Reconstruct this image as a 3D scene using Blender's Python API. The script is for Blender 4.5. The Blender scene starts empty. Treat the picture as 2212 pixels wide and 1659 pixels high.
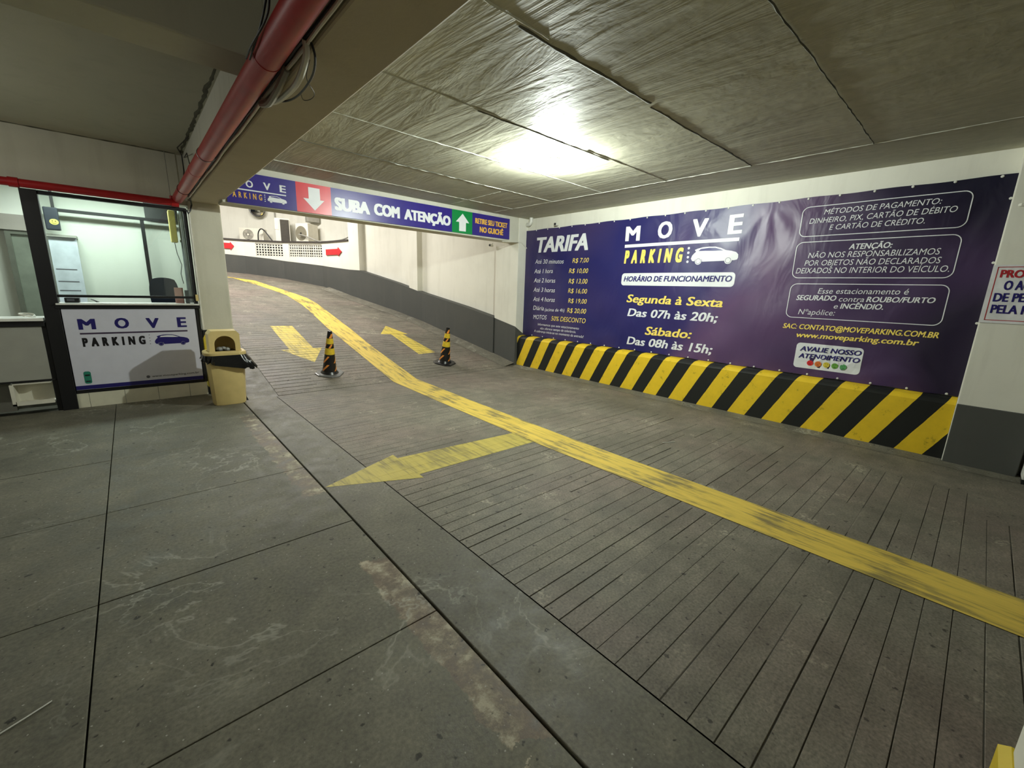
import bpy, bmesh, math, random
from mathutils import Vector, Matrix
random.seed(7)
S = bpy.context.scene
COL = S.collection

# ---------------------------------------------------------------- camera
cam_d = bpy.data.cameras.new('camera')
cam = bpy.data.objects.new('camera', cam_d); COL.objects.link(cam)
yaw, pitch, roll = 0.7347214, -0.2179888, 0.0342737
fw = Vector((math.sin(yaw)*math.cos(pitch), math.cos(yaw)*math.cos(pitch), math.sin(pitch)))
r0 = Vector((math.cos(yaw), -math.sin(yaw), 0)); u0 = r0.cross(fw)
rt = r0*math.cos(roll) + u0*math.sin(roll); up = u0*math.cos(roll) - r0*math.sin(roll)
M = Matrix((rt, up, -fw)).transposed().to_4x4(); M.translation = Vector((0, 0, 1.5))
cam.matrix_world = M
cam_d.sensor_width = 36.0; cam_d.lens = 905.4/2212*36.0; cam_d.clip_start = 0.02
S.camera = cam

# ---------------------------------------------------------------- world, light, exposure
w = bpy.data.worlds.new('world'); S.world = w; w.use_nodes = True
w.node_tree.nodes['Background'].inputs[0].default_value = (0.75, 0.85, 1.0, 1)
w.node_tree.nodes['Background'].inputs[1].default_value = 0.02
S.view_settings.view_transform = 'Standard'; S.view_settings.look = 'None'
S.view_settings.exposure = 0.0; S.view_settings.gamma = 1.0; S.view_settings.use_curve_mapping = False
S.cycles.use_denoising = True
S.cycles.max_bounces = 8; S.cycles.diffuse_bounces = 5

def lamp(name, typ, loc, energy, color, size=None, size_y=None, rot=(0, 0, 0)):
    l = bpy.data.lights.new(name, typ); l.energy = energy; l.color = color
    if typ == 'AREA':
        l.shape = 'RECTANGLE'; l.size = size; l.size_y = size_y or size
    elif size: l.shadow_soft_size = size
    o = bpy.data.objects.new(name, l); COL.objects.link(o); o.location = loc; o.rotation_euler = rot
    return o
BULB_STRENGTH = 5300.0
lamp('booth_lamp', 'AREA', (-0.2, 7.75, 2.70), 46, (0.86, 1.0, 0.95), 1.1, 0.25)
lamp('ramp_lamp', 'AREA', (2.2, 13.2, 5.0), 330, (1.0, 0.97, 0.92), 2.6, 0.5)
lamp('ramp_lamp.002', 'POINT', (1.0, 13.4, 4.5), 150, (1.0, 0.98, 0.94), 0.15)
lamp('ramp_lamp.001', 'AREA', (3.2, 9.3, 4.1), 95, (1.0, 0.97, 0.92), 1.6, 0.4)
lamp('hall_lamp', 'POINT', (-3.4, -0.6, 2.55), 42, (1.0, 1.0, 0.90), 0.06)
lamp('left_fill', 'POINT', (-1.95, 4.9, 2.40), 30, (1.0, 1.0, 0.92), 0.06)  # added unseen fill that brightens the booth front and left side
lamp('hall_lamp.001', 'POINT', (2.6, -3.4, 2.60), 4, (1.0, 1.0, 0.90), 0.06)

# ---------------------------------------------------------------- helpers
def tag(o, label=None, cat=None, group=None, kind=None):
    if label: o['label'] = label
    if cat: o['category'] = cat
    if group: o['group'] = group
    if kind: o['kind'] = kind
    return o
def empty(name, loc=(0, 0, 0), rot=(0, 0, 0)):
    o = bpy.data.objects.new(name, None); COL.objects.link(o); o.location = loc; o.rotation_euler = rot
    o.empty_display_size = .1
    return o
class MB:
    def __init__(s): s.v = []; s.f = []; s.mi = []
    def poly(s, pts, mi=0):
        n = len(s.v); s.v += [tuple(p) for p in pts]; s.f.append(tuple(range(n, n+len(pts)))); s.mi.append(mi)
    def box(s, a, b, mi=0):
        (x0, y0, z0), (x1, y1, z1) = a, b
        n = len(s.v)
        s.v += [(x0,y0,z0),(x1,y0,z0),(x1,y1,z0),(x0,y1,z0),(x0,y0,z1),(x1,y0,z1),(x1,y1,z1),(x0,y1,z1)]
        for q in ((0,3,2,1),(4,5,6,7),(0,1,5,4),(1,2,6,5),(2,3,7,6),(3,0,4,7)):
            s.f.append(tuple(n+i for i in q)); s.mi.append(mi)
    def bar(s, p0, p1, wd, hd, upv=(0, 0, 1)):
        p0, p1 = Vector(p0), Vector(p1); d = (p1-p0).normalized(); sd = d.cross(Vector(upv)).normalized(); uu = sd.cross(d)
        n = len(s.v)
        for p in (p0, p1):
            for a, b in ((-1,-1),(1,-1),(1,1),(-1,1)): s.v.append(tuple(p+sd*a*wd/2+uu*b*hd/2))
        for q in ((3,2,1,0),(4,5,6,7),(0,1,5,4),(1,2,6,5),(2,3,7,6),(3,0,4,7)):
            s.f.append(tuple(n+i for i in q)); s.mi.append(0)
    def tube(s, pts, r, seg=10, cap=True):
        pts = [Vector(p) for p in pts]; n0 = len(s.v); prev = None
        rs = r if isinstance(r, (list, tuple)) else [r]*len(pts)
        for i, p in enumerate(pts):
            d = (pts[min(i+1, len(pts)-1)]-pts[max(i-1, 0)]).normalized()
            if prev is None:
                a = d.orthogonal().normalized()
            else:
                a = (prev-d*prev.dot(d)).normalized()
            prev = a; b = d.cross(a)
            for k in range(seg):
                t = 2*math.pi*k/seg; s.v.append(tuple(p+(a*math.cos(t)+b*math.sin(t))*rs[i]))
        for i in range(len(pts)-1):
            for k in range(seg):
                a = n0+i*seg+k; b = n0+i*seg+(k+1) % seg
                s.f.append((a, b, b+seg, a+seg)); s.mi.append(0)
        if cap:
            s.f.append(tuple(n0+k for k in reversed(range(seg)))); s.mi.append(0)
            s.f.append(tuple(n0+(len(pts)-1)*seg+k for k in range(seg))); s.mi.append(0)
    def lathe(s, prof, seg=24, c=(0, 0), mi=0):
        n0 = len(s.v)
        for r, z in prof:
            for k in range(seg):
                t = 2*math.pi*k/seg; s.v.append((c[0]+r*math.cos(t), c[1]+r*math.sin(t), z))
        for i in range(len(prof)-1):
            for k in range(seg):
                a = n0+i*seg+k; b = n0+i*seg+(k+1) % seg
                s.f.append((a, b, b+seg, a+seg)); s.mi.append(mi)
    def build(s, name, mat, parent=None, smooth=False, bevel=0, loc=None, rot=None):
        me = bpy.data.meshes.new(name); me.from_pydata(s.v, [], s.f)
        mats = mat if isinstance(mat, (list, tuple)) else [mat]
        for m in mats: me.materials.append(m)
        if len(mats) > 1: me.polygons.foreach_set('material_index', s.mi)
        bm = bmesh.new(); bm.from_mesh(me)
        if smooth or bevel: bmesh.ops.remove_doubles(bm, verts=bm.verts, dist=1e-5)
        if smooth or bevel: bmesh.ops.recalc_face_normals(bm, faces=bm.faces)
        bm.to_mesh(me); bm.free()
        if smooth:
            me.polygons.foreach_set('use_smooth', [True]*len(me.polygons))
            me.set_sharp_from_angle(angle=math.radians(35))
        o = bpy.data.objects.new(name, me); COL.objects.link(o)
        if parent: o.parent = parent
        if loc: o.location = loc
        if rot: o.rotation_euler = rot
        if bevel:
            md = o.modifiers.new('bevel', 'BEVEL'); md.width = bevel; md.segments = 2; md.limit_method = 'ANGLE'
        return o
def boxo(name, a, b, mat, parent=None, bevel=0):
    m = MB(); m.box(a, b); return m.build(name, mat, parent, bevel=bevel)
def struct(o): o['kind'] = 'structure'; return o

# ---------------------------------------------------------------- materials
def lin(c): return tuple(((x/255)/12.92 if x/255 <= .04045 else ((x/255+.055)/1.055)**2.4) for x in c)+(1,)
class NT:
    def __init__(s, name):
        s.m = bpy.data.materials.new(name); s.m.use_nodes = True; s.t = s.m.node_tree
        s.b = s.t.nodes['Principled BSDF']
        s.co = s.t.nodes.new('ShaderNodeTexCoord').outputs['Object']
    def n(s, typ, **k):
        nd = s.t.nodes.new(typ)
        for a, b in k.items(): setattr(nd, a, b)
        return nd
    def L(s, a, b): s.t.links.new(a, b)
    def mapped(s, scale=(1, 1, 1), rot=(0, 0, 0), loc=(0, 0, 0)):
        mp = s.n('ShaderNodeMapping'); s.L(s.co, mp.inputs[0]); mp.inputs['Scale'].default_value = scale
        mp.inputs['Rotation'].default_value = rot; mp.inputs['Location'].default_value = loc
        return mp.outputs[0]
    def noise(s, scale, detail=4, rough=.55, vec=None, dist=0):
        nd = s.n('ShaderNodeTexNoise'); nd.inputs['Scale'].default_value = scale; nd.inputs['Detail'].default_value = detail
        nd.inputs['Roughness'].default_value = rough; nd.inputs['Distortion'].default_value = dist
        s.L(vec if vec else s.co, nd.inputs['Vector']); return nd.outputs['Fac']
    def ramp(s, fac, stops, interp='LINEAR'):
        nd = s.n('ShaderNodeValToRGB'); cr = nd.color_ramp; cr.interpolation = interp
        while len(cr.elements) < len(stops): cr.elements.new(.5)
        for e, (p, c) in zip(cr.elements, stops):
            e.position = p; e.color = c if hasattr(c, '__len__') else (c, c, c, 1)
        s.L(fac, nd.inputs[0]); return nd.outputs[0]
    def math(s, op, a, b=None, clamp=False):
        nd = s.n('ShaderNodeMath', operation=op, use_clamp=clamp)
        for i, v in enumerate((a, b)):
            if v is None: continue
            if isinstance(v, (int, float)): nd.inputs[i].default_value = v
            else: s.L(v, nd.inputs[i])
        return nd.outputs[0]
    def mix(s, f, a, b, mode='MIX'):
        nd = s.n('ShaderNodeMix', data_type='RGBA', blend_type=mode)
        for i, v in ((0, f), (6, a), (7, b)):
            if isinstance(v, (int, float)): nd.inputs[i].default_value = v if i == 0 else (v, v, v, 1)
            elif isinstance(v, tuple): nd.inputs[i].default_value = v
            else: s.L(v, nd.inputs[i])
        return nd.outputs[2]
    def sep(s):
        nd = s.n('ShaderNodeSeparateXYZ'); s.L(s.co, nd.inputs[0]); return nd.outputs
    def bump(s, h, strength=.3, dist=.01):
        nd = s.n('ShaderNodeBump'); nd.inputs['Strength'].default_value = strength; nd.inputs['Distance'].default_value = dist
        s.L(h, nd.inputs['Height']); s.L(nd.outputs[0], s.b.inputs['Normal'])
    def fin(s, col, rough=.6, metal=0, spec=.5):
        for k, v in (('Base Color', col), ('Roughness', rough)):
            if isinstance(v, (int, float, tuple)): s.b.inputs[k].default_value = v
            else: s.L(v, s.b.inputs[k])
        s.b.inputs['Metallic'].default_value = metal; s.b.inputs['Specular IOR Level'].default_value = spec
        return s.m
def plain(name, c, rough=.5, metal=0, var=.12, scale=9, bump=.1):
    t = NT(name); f = t.noise(scale); c = lin(c)
    d = tuple(x*(1-var) for x in c[:3])+(1,); e = tuple(min(1, x*(1+var)) for x in c[:3])+(1,)
    if bump: t.bump(t.noise(scale*12, 2), bump, .002)
    return t.fin(t.ramp(f, [(.3, d), (.7, e)]), rough, metal)

def m_concrete(name, base, dark, patch=True, rough=(.45, .75), spall=False):
    t = NT(name)
    a = t.noise(.9, 6, .6); b = t.noise(7, 6, .65); c = t.noise(60, 3, .6)
    col = t.ramp(a, [(.3, lin(dark)), (.7, lin(base))])
    col = t.mix(.42, col, t.ramp(b, [(.3, .22), (.7, .66)]), 'OVERLAY')
    col = t.mix(.5, col, t.ramp(t.noise(2.4, 6, .7), [(.3, .3), (.7, .66)]), 'OVERLAY')
    col = t.mix(.3, col, t.ramp(c, [(.3, .1), (.7, .9)]), 'OVERLAY')
    if spall:    # old broken strip beside the joint, in two stretches
        o = t.sep(); nx = t.math('MULTIPLY', t.math('SUBTRACT', t.noise(6, 5, .65), .5), .16)
        mx = t.ramp(t.math('ADD', t.math('ADD', o[0], nx), .2), [(.955, 0.), (.965, 1.)])
        def band(y0, y1):
            yy = t.math('ADD', o[1], t.math('MULTIPLY', nx, 3)); return t.math('MULTIPLY', t.math('GREATER_THAN', yy, y0), t.math('LESS_THAN', yy, y1))
        mk = t.math('MULTIPLY', mx, t.math('ADD', band(3.05, 5.45), band(.75, 2.05), True))
        a5 = t.noise(7, 8, .75)
        sc = t.ramp(a5, [(.38, lin((90, 86, 74))), (.48, lin((116, 104, 90))), (.54, lin((146, 138, 118))), (.62, lin((196, 188, 166)))])
        sc = t.mix(t.math('MULTIPLY', t.ramp(t.noise(2.0, 3), [(.42, 0.), (.6, 1.)]), .28), sc, lin((124, 100, 88)))
        col = t.mix(t.math('MULTIPLY', mk, .9), col, sc)
    if patch:   # efflorescence rims and light stains
        rim = t.noise(1.6, 5, .6, dist=.6)
        k = t.ramp(rim, [(.515, 0.), (.53, 1.), (.538, .15), (.56, 0.)])
        k = t.mix(1.0, k, t.ramp(t.noise(.7, 2), [(.46, 0.), (.58, 1.)]), 'MULTIPLY')
        col = t.mix(t.math('MULTIPLY', k, .5), col, lin((178, 178, 165)))
    sp = t.ramp(t.noise(24, 2, .5), [(.27, 1.), (.32, 0.)])
    col = t.mix(t.math('MULTIPLY', sp, .8), col, lin((24, 24, 20)))
    wh = t.ramp(t.noise(75, 0, .3), [(.80, 0.), (.83, 1.)])
    col = t.mix(t.math('MULTIPLY', wh, .6), col, lin((190, 188, 178)))
    t.bump(t.noise(45, 6, .7), .35, .004)
    return t.fin(col, t.ramp(b, [(.3, rough[0]), (.7, rough[1])]), spec=.35)

FLOOR = m_concrete('floor_concrete', (126, 122, 107), (96, 94, 82), spall=True)
STRIP = m_concrete('strip_concrete', (122, 118, 105), (96, 93, 82))
def m_lane():
    t = NT('ribbed_concrete')
    x, y, z = t.sep()
    a = t.noise(1.1, 6, .6); b = t.noise(1.0, 5, .6, vec=t.mapped((1.5, 14, 1.5))); c = t.noise(80, 3, .6)
    col = t.ramp(a, [(.3, lin((96, 92, 82))), (.7, lin((126, 121, 108)))])
    col = t.mix(t.math('MULTIPLY', t.ramp(t.noise(.8, 4), [(.45, 0.), (.7, 1.)]), .5), col, lin((128, 112, 104)))
    col = t.mix(.16, col, t.ramp(b, [(.3, .25), (.7, .75)]), 'OVERLAY')
    col = t.mix(.4, col, t.ramp(t.noise(5.5, 6, .7), [(.3, .2), (.7, .8)]), 'OVERLAY')
    col = t.mix(.4, col, t.ramp(c, [(.3, .1), (.7, .9)]), 'OVERLAY')
    sp = t.ramp(t.noise(24, 2, .5), [(.28, 1.), (.33, 0.)])
    col = t.mix(t.math('MULTIPLY', sp, .7), col, lin((20, 20, 18)))
    lp = t.math('MULTIPLY', t.ramp(t.noise(2.6, 5, .65), [(.60, 0.), (.68, 1.)]), t.ramp(t.noise(40, 4), [(.45, 0.), (.6, .7)]))
    col = t.mix(lp, col, lin((176, 170, 150)))
    t.bump(t.mix(.25, t.noise(55, 6, .75), b), .6, .005)
    return t.fin(col, t.ramp(a, [(.3, .5), (.7, .72)]), spec=.35)
LANE = m_lane()
GROOVE = plain('groove_dirt', (66, 63, 54), .95, var=.45, scale=2.5)
def m_paint(name, c, worn):
    t = NT(name)
    st = t.noise(1.3, 6, .65, vec=t.mapped((16, 1.6, 4), rot=(0, 0, .18)), dist=.4)
    b = t.noise(2.2, 5, .6)
    col = t.ramp(st, [(.25, lin(tuple(int(v*.72) for v in c))), (.5, lin(c)), (.8, lin(tuple(min(255, int(v*1.1)) for v in c)))])
    k = t.math('MULTIPLY', t.ramp(t.math('ADD', t.math('MULTIPLY', st, .5), t.math('MULTIPLY', b, .5)), [(.40, 1.), (.50, 0.)]), worn)
    col = t.mix(k, col, lin((98, 94, 74)))
    t.bump(st, .2, .003)
    return t.fin(col, .55, spec=.4)
YLINE = m_paint('yellow_line_paint', (214, 186, 84), .75)
YARROW2 = m_paint('dull_yellow_arrow_paint', (180, 164, 80), .5)
YARROW = m_paint('yellow_arrow_paint', (206, 184, 78), .35)
def m_wall(name, c, stain=.35, dirt=(120, 118, 105)):
    t = NT(name)
    a = t.noise(1.3, 6, .6); v = t.noise(2, 5, .6, vec=t.mapped((3, 3, .35)))
    col = t.mix(t.math('MULTIPLY', t.ramp(a, [(.45, 0.), (.75, 1.)]), stain), lin(c), lin(dirt))
    col = t.mix(t.math('MULTIPLY', t.ramp(v, [(.52, 0.), (.75, 1.)]), stain), col, lin(dirt))
    t.bump(t.mix(.4, a, t.noise(50, 4)), .35, .006)
    return t.fin(col, .7, spec=.3)
WHITE = m_wall('white_wall_paint', (226, 224, 212), .22, (176, 172, 158))
CREAM = m_wall('cream_wall_paint', (204, 202, 188), .3, (150, 148, 134))
DADO = m_wall('dark_grey_dado_paint', (78, 79, 76), .25, (96, 94, 88))
def m_ceiling():
    t = NT('ceiling_concrete')
    st = t.noise(1.0, 5, .6, vec=t.mapped((4.2, .7, 1)), dist=.8); a = t.noise(1.1, 6, .65); f = t.noise(14, 5)
    col = t.ramp(a, [(.3, lin((160, 158, 140))), (.7, lin((180, 178, 158)))])
    col = t.mix(.3, col, t.ramp(st, [(.3, .40), (.7, .60)]), 'OVERLAY')
    col = t.mix(.15, col, t.ramp(f, [(.3, .3), (.7, .7)]), 'OVERLAY')
    h = t.math('ADD', t.math('MULTIPLY', st, 1.0), t.math('MULTIPLY', f, .12))
    t.bump(h, .32, .05)
    return t.fin(col, .6, spec=.35)
CEIL = m_ceiling()
FIN = plain('seam_plaster', (196, 198, 186), .7, var=.15)
SEAMD = plain('seam_crack', (84, 84, 74), .8)
BEAMB = m_wall('beam_paint', (190, 180, 158), .3, (158, 148, 128))
PILLAR = m_wall('pillar_paint', (214, 210, 192), .35, (176, 172, 152))
RED = plain('red_pipe_paint', (168, 22, 28), .42, bump=.03)
BLACK = plain('black_metal', (14, 14, 17), .45)
CBLACK = plain('black_cable', (18, 18, 18), .5)
CGREY = plain('grey_conduit', (150, 148, 138), .5)
CWHITE = plain('white_conduit', (214, 212, 200), .45)
WPLAS = plain('white_plastic', (222, 222, 214), .4)
def m_stripes(name, ax, P, off, slope, wd, yc=(226, 190, 40), kc=(26, 28, 27)):
    t = NT(name); o = t.sep()
    v = t.math('ADD', o[ax], t.math('MULTIPLY', o[2], slope))
    v = t.math('ADD', v, t.math('MULTIPLY', t.math('SUBTRACT', t.noise(6, 3), .5), .012))
    fr = t.math('FRACT', t.math('DIVIDE', t.math('SUBTRACT', v, off), P))
    k = t.math('LESS_THAN', fr, wd)
    n = t.noise(9, 6, .7)
    y = t.ramp(n, [(.28, lin(tuple(int(q*.6) for q in yc))), (.4, lin(yc)), (.8, lin(tuple(min(255, int(q*1.06)) for q in yc)))])
    t.bump(t.noise(30, 4), .2, .003)
    return t.fin(t.mix(k, lin(kc), y), .5, spec=.4)
CURBM = m_stripes('striped_curb_paint', 1, .4215, 5.680-.4215*20, .52, .515)
NAVY = plain('navy_print', (34, 28, 104), .35, var=.05, bump=0)
SIGNP = plain('sign_violet_print', (48, 36, 128), .32, var=.08, bump=0)
SIGNR = plain('sign_red_print', (214, 52, 62), .32, var=.06, bump=0)
SIGNG = plain('sign_green_print', (8, 132, 66), .32, var=.05, bump=0)
PWHITE = plain('white_print', (226, 228, 230), .4, var=.03, bump=0)
PYELL = plain('yellow_print', (246, 220, 106), .4, var=.03, bump=0)
PORAN = plain('amber_print', (236, 184, 70), .4, var=.05, bump=0)
PBLACK = plain('black_print', (18, 16, 22), .4, var=.03, bump=0)
PRED = plain('red_print', (170, 34, 44), .4, var=.05, bump=0)
PGREY = plain('grey_print', (96, 96, 104), .5, var=.03, bump=0)
BOARD = plain('board_white', (212, 212, 224), .3, var=.03, bump=0)
BEIGE = plain('beige_plastic', (222, 198, 134), .45, var=.06)
BAG = plain('black_plastic_bag', (16, 16, 18), .22, bump=.4)
_g = NT('window_glass'); _tr = _g.n('ShaderNodeBsdfTransparent'); _gl = _g.n('ShaderNodeBsdfGlossy'); _mx = _g.n('ShaderNodeMixShader')
_gl.inputs['Roughness'].default_value = .02; _tr.inputs[0].default_value = (.95, .98, .96, 1); _mx.inputs[0].default_value = .07
_g.L(_tr.outputs[0], _mx.inputs[1]); _g.L(_gl.outputs[0], _mx.inputs[2]); _g.L(_mx.outputs[0], _g.t.nodes['Material Output'].inputs[0]); GLASS = _g.m
TILE = plain('cream_tile', (216, 212, 190), .35, var=.08, scale=5)
GREYP = plain('grey_board', (158, 158, 148), .5, var=.04)
INNER = m_wall('booth_wall_paint', (222, 226, 214), .15, (196, 200, 180))
STEEL = plain('galvanised_steel', (150, 155, 156), .35, .7)
METALW = plain('white_enamel', (226, 222, 206), .45, var=.05)
GRILLE = plain('fan_grille_grey', (104, 98, 86), .6)
CHROME = NT('mirror_glass').fin((.75, .76, .74, 1), .06, 1.0)
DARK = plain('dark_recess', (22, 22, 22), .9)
SLEDGE = plain('dark_ledge_paint', (58, 52, 48), .7)
CONEB = plain('cone_black_rubber', (20, 20, 22), .3)
CONEY = plain('cone_yellow_band', (222, 190, 52), .35, scale=30)
CONEO = plain('cone_orange_reflector', (240, 150, 66), .3)
BASEW = plain('cone_base_glare', (120, 120, 120), .25)  # black base turned grey to carry a whitish glare

# ---------------------------------------------------------------- floor
SL, Y0 = .18, 6.2
def hz(y): return max(0.0, SL*(y-Y0))
floor = MB()
floor.poly([(-9, -5, -.045), (6.6, -5, -.045), (6.6, Y0, -.045), (-9, Y0, -.045)])
floor.poly([(-9, Y0, -.045), (1.0, Y0, -.045), (1.0, 9, -.045), (-9, 9, -.045)])
floor.poly([(1.0, Y0, -.045), (6.6, Y0, -.045), (6.6, 17, SL*(17-Y0)-.045), (1.0, 17, SL*(17-Y0)-.045)])
floor.poly([(-4, 9, SL*(9-Y0)-.05), (1.0, 9, SL*(9-Y0)-.05), (1.0, 17, SL*(17-Y0)-.05), (-4, 17, SL*(17-Y0)-.05)])
floor = struct(floor.build('floor', GROOVE))
ys = [-5, -3.8, -2.7, -1.65, -.62, .45, 1.492, 2.52, 3.575, 4.67, 6.84]
xs = [-9, -6.4, -4.3, -2.35, -.285, .912]
gap = .0028
for i in range(len(xs)-1):
    for j in range(len(ys)-1):
        dz = random.uniform(-.0015, .0015)
        m = MB(); m.box((xs[i]+gap, ys[j]+gap, -.04), (xs[i+1]-(gap if i < 4 else .001), ys[j+1]-gap, dz))
        m.build('floor_slab', FLOOR, floor, bevel=.002)
m = MB(); m.box((.924, -5, -.04), (1.316, Y0, .001)); m.build('gutter_slab', STRIP, floor, bevel=.004)
m = MB()
for x0, x1 in ((.99, 1.34),):
    m.poly([(x0, Y0, 0), (x1, Y0, 0), (x1, 17, SL*(17-Y0)), (x0, 17, SL*(17-Y0))])
    m.poly([(x1, Y0, 0), (x1, Y0, -.04), (x1, 17, SL*(17-Y0)-.04), (x1, 17, SL*(17-Y0))])
m.build('gutter_slab', STRIP, floor)
# ribbed lane: real grooves across the lane
prof = []        # (y, z offset, isgroove) breakpoints
y = -4.9; k = 0
grooves = []
while y < 16.6:
    flat = y < Y0
    p = .103 if flat else .125
    gy = y + random.uniform(-.008, .008); gw = random.uniform(.004, .010)*random.choice((.6, 1, 1, 1.1)) if flat else random.uniform(.014, .024)
    gd = random.uniform(.002, .006) if flat else random.uniform(.004, .009)
    grooves.append((gy, gw, gd)); y += p
bp = [(-5.0, 0.0)]
for gy, gw, gd in grooves:
    bp += [(gy-gw/2, 0.0), (gy-gw/4, -gd), (gy+gw/4, -gd), (gy+gw/2, 0.0)]
bp.append((16.9, 0.0))
prof = []
for (a, za), (b, zb) in zip(bp, bp[1:]):
    if a < Y0 < b:
        zm = za+(zb-za)*(Y0-a)/(b-a); prof += [(a, za, Y0, zm), (Y0, zm, b, zb)]
    else: prof.append((a, za, b, zb))
lane = MB()
fac = [1]*7
for a, za, b, zb in prof:
    xr = 4.95 if a < Y0-.001 else 5.35; xl = 1.322 if a < Y0 else 1.345
    if za == 0 and zb == 0:
        fac = [max(.04, min(1, random.gauss(.72-.06*q, .33))) for q in range(7)]
        lane.poly([(xl, a, hz(a)), (xr, a, hz(a)), (xr, b, hz(b)), (xl, b, hz(b))]); continue
    xb = [xl+(xr-xl)*q/7 for q in range(8)]
    for q in range(7):      # worn grooves: depth differs along each one
        f_ = fac[q]
        lane.poly([(xb[q], a, hz(a)+za*f_), (xb[q+1], a, hz(a)+za*f_), (xb[q+1], b, hz(b)+zb*f_), (xb[q], b, hz(b)+zb*f_)],
                  1 if (za < 0 and zb < 0 and f_ > .22) else 0)
lane = lane.build('ribbed_lane', [LANE, GROOVE], floor)
m = MB(); m.poly([(4.95, -5, 0), (6.5, -5, 0), (6.5, Y0, 0), (4.95, Y0, 0)])
m.poly([(5.35, Y0, 0), (6.5, Y0, 0), (6.5, 17, SL*(17-Y0)), (5.35, 17, SL*(17-Y0))])
m.build('lane_margin', LANE, floor)
# low kerb strip along the ramp wall (a sloped fillet)
def wall_x(y):
    P = WALL
    for (xa, ya), (xb, yb) in zip(P, P[1:]):
        if ya <= y <= yb: return xa+(xb-xa)*(y-ya)/(yb-ya)
    return P[0][0] if y < P[0][1] else P[-1][0]
WALL = [(5.733, 6.29), (5.70, 6.95), (5.64, 7.98), (5.55, 9.68), (5.39, 10.72), (5.01, 12.25), (4.90, 12.70), (4.85, 13.08),
        (4.70, 13.87), (4.63, 14.18), (4.40, 14.50), (4.17, 14.82), (3.94, 15.14), (3.80, 15.31), (3.47, 15.56), (3.14, 15.81),
        (2.858, 15.975), (2.402, 16.11), (1.5, 16.35), (.5, 16.45), (-1.2, 16.4)]
def offs(P, d):      # shift the plan curve sideways, away from the ramp
    out = []
    for i, p in enumerate(P):
        a = Vector(P[max(i-1, 0)]); b = Vector(P[min(i+1, len(P)-1)]); t = (b-a).normalized()
        out.append((p[0]+t.y*d, p[1]-t.x*d))
    return out
m = MB(); inn = offs(WALL, -.30)
for i in range(8):
    (xa, ya), (xb, yb) = WALL[i], WALL[i+1]; (ia, ja), (ib, jb) = inn[i], inn[i+1]
    m.poly([(ia, ja, hz(ja)+.004), (xa, ya, hz(ya)+.05), (xb, yb, hz(yb)+.05), (ib, jb, hz(jb)+.004)])
m.build('kerb_fillet', STRIP, floor)
m = MB(); m.poly([(5.62, -.9, .002), (5.79, -.9, .03), (5.79, 6.3, .03), (5.62, 6.3, .002)])
m.build('kerb_fillet', STRIP, floor)

# ---------------------------------------------------------------- painted road markings
def clip(poly, y0, y1):
    def half(ps, c, sgn):
        out = []
        for i, p in enumerate(ps):
            q = ps[(i+1) % len(ps)]; dp = sgn*(p[1]-c); dq = sgn*(q[1]-c)
            if dp >= 0: out.append(p)
            if (dp > 0 and dq < 0) or (dp < 0 and dq > 0):
                t = dp/(dp-dq); out.append((p[0]+(q[0]-p[0])*t, p[1]+(q[1]-p[1])*t))
        return out
    p = half(poly, y0, 1)
    return half(p, y1, -1) if len(p) > 2 else []
def marking(name, polys, mat, label, fill=0.0, th=.0015):
    m = MB()
    for poly in polys:
        for a, za, b, zb in prof:
            pc = clip(poly, a, b)
            if len(pc) < 3: continue
            pts = []
            for px, py in pc:
                z = (za+(zb-za)*(py-a)/(b-a))*(1-fill) if 1.322 < px else 0
                pts.append((px, py, hz(py)+z+th))
            n = (Vector(pts[1])-Vector(pts[0])).cross(Vector(pts[2])-Vector(pts[1]))
            if n.z < 0: pts.reverse()
            m.poly(pts)
    o = m.build(name, mat); return tag(o, label, 'road marking')
cl = [(2.92, -4.5, 3.33, -4.5), (2.92, -.39, 3.323, -.40), (2.90, 2.75, 3.293, 2.68), (2.955, 4.6, 3.355, 4.6), (3.014, 6.20, 3.433, 6.20),
      (3.07, 8.042, 3.47, 8.0), (3.105, 9.515, 3.552, 9.35), (3.20, 10.9, 3.608, 10.812), (3.235, 11.672, 3.64, 11.75), (3.174, 12.769, 3.60, 12.45),
      (3.00, 13.4, 3.452, 12.98), (2.787, 14.037, 3.191, 13.76), (2.267, 15.236, 2.831, 14.80), (1.6, 15.75, 1.75, 15.45), (.6, 15.9, .7, 15.62)]
polys = []
for a, b in zip(cl, cl[1:]): polys += [[(a[0], a[1]), (a[2], a[3]), (b[2], b[3])], [(a[0], a[1]), (b[2], b[3]), (b[0], b[1])]]
marking('lane_line', polys, YLINE, 'long yellow painted dividing line running up the ramp and curving left', 1.0, .0035)
polys = [[(2.061, 9.743), (2.467, 9.70), (2.404, 8.17), (1.999, 8.17)], [(1.865, 8.16), (2.55, 8.15), (2.19, 7.41)]]
marking('lane_arrow', polys, YARROW, 'yellow painted arrow pointing down the ramp, left of the dividing line behind a cone')
polys = [[(4.15, 7.385), (4.541, 7.416), (4.516, 8.80), (4.251, 8.835)], [(4.02, 8.833), (4.634, 8.75), (4.45, 9.483)]]
marking('lane_arrow', polys, YARROW, 'yellow painted arrow pointing up the ramp, right of the dividing line')
polys = [[(2.895, 2.855), (2.93, 3.184), (1.62, 3.29), (1.60, 2.875)], [(1.62, 3.385), (1.60, 2.80), (.928, 3.10)]]
marking('lane_arrow', polys, YARROW2, 'long yellow painted arrow branching off the line and pointing left, in the foreground', .75, .002)

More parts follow.
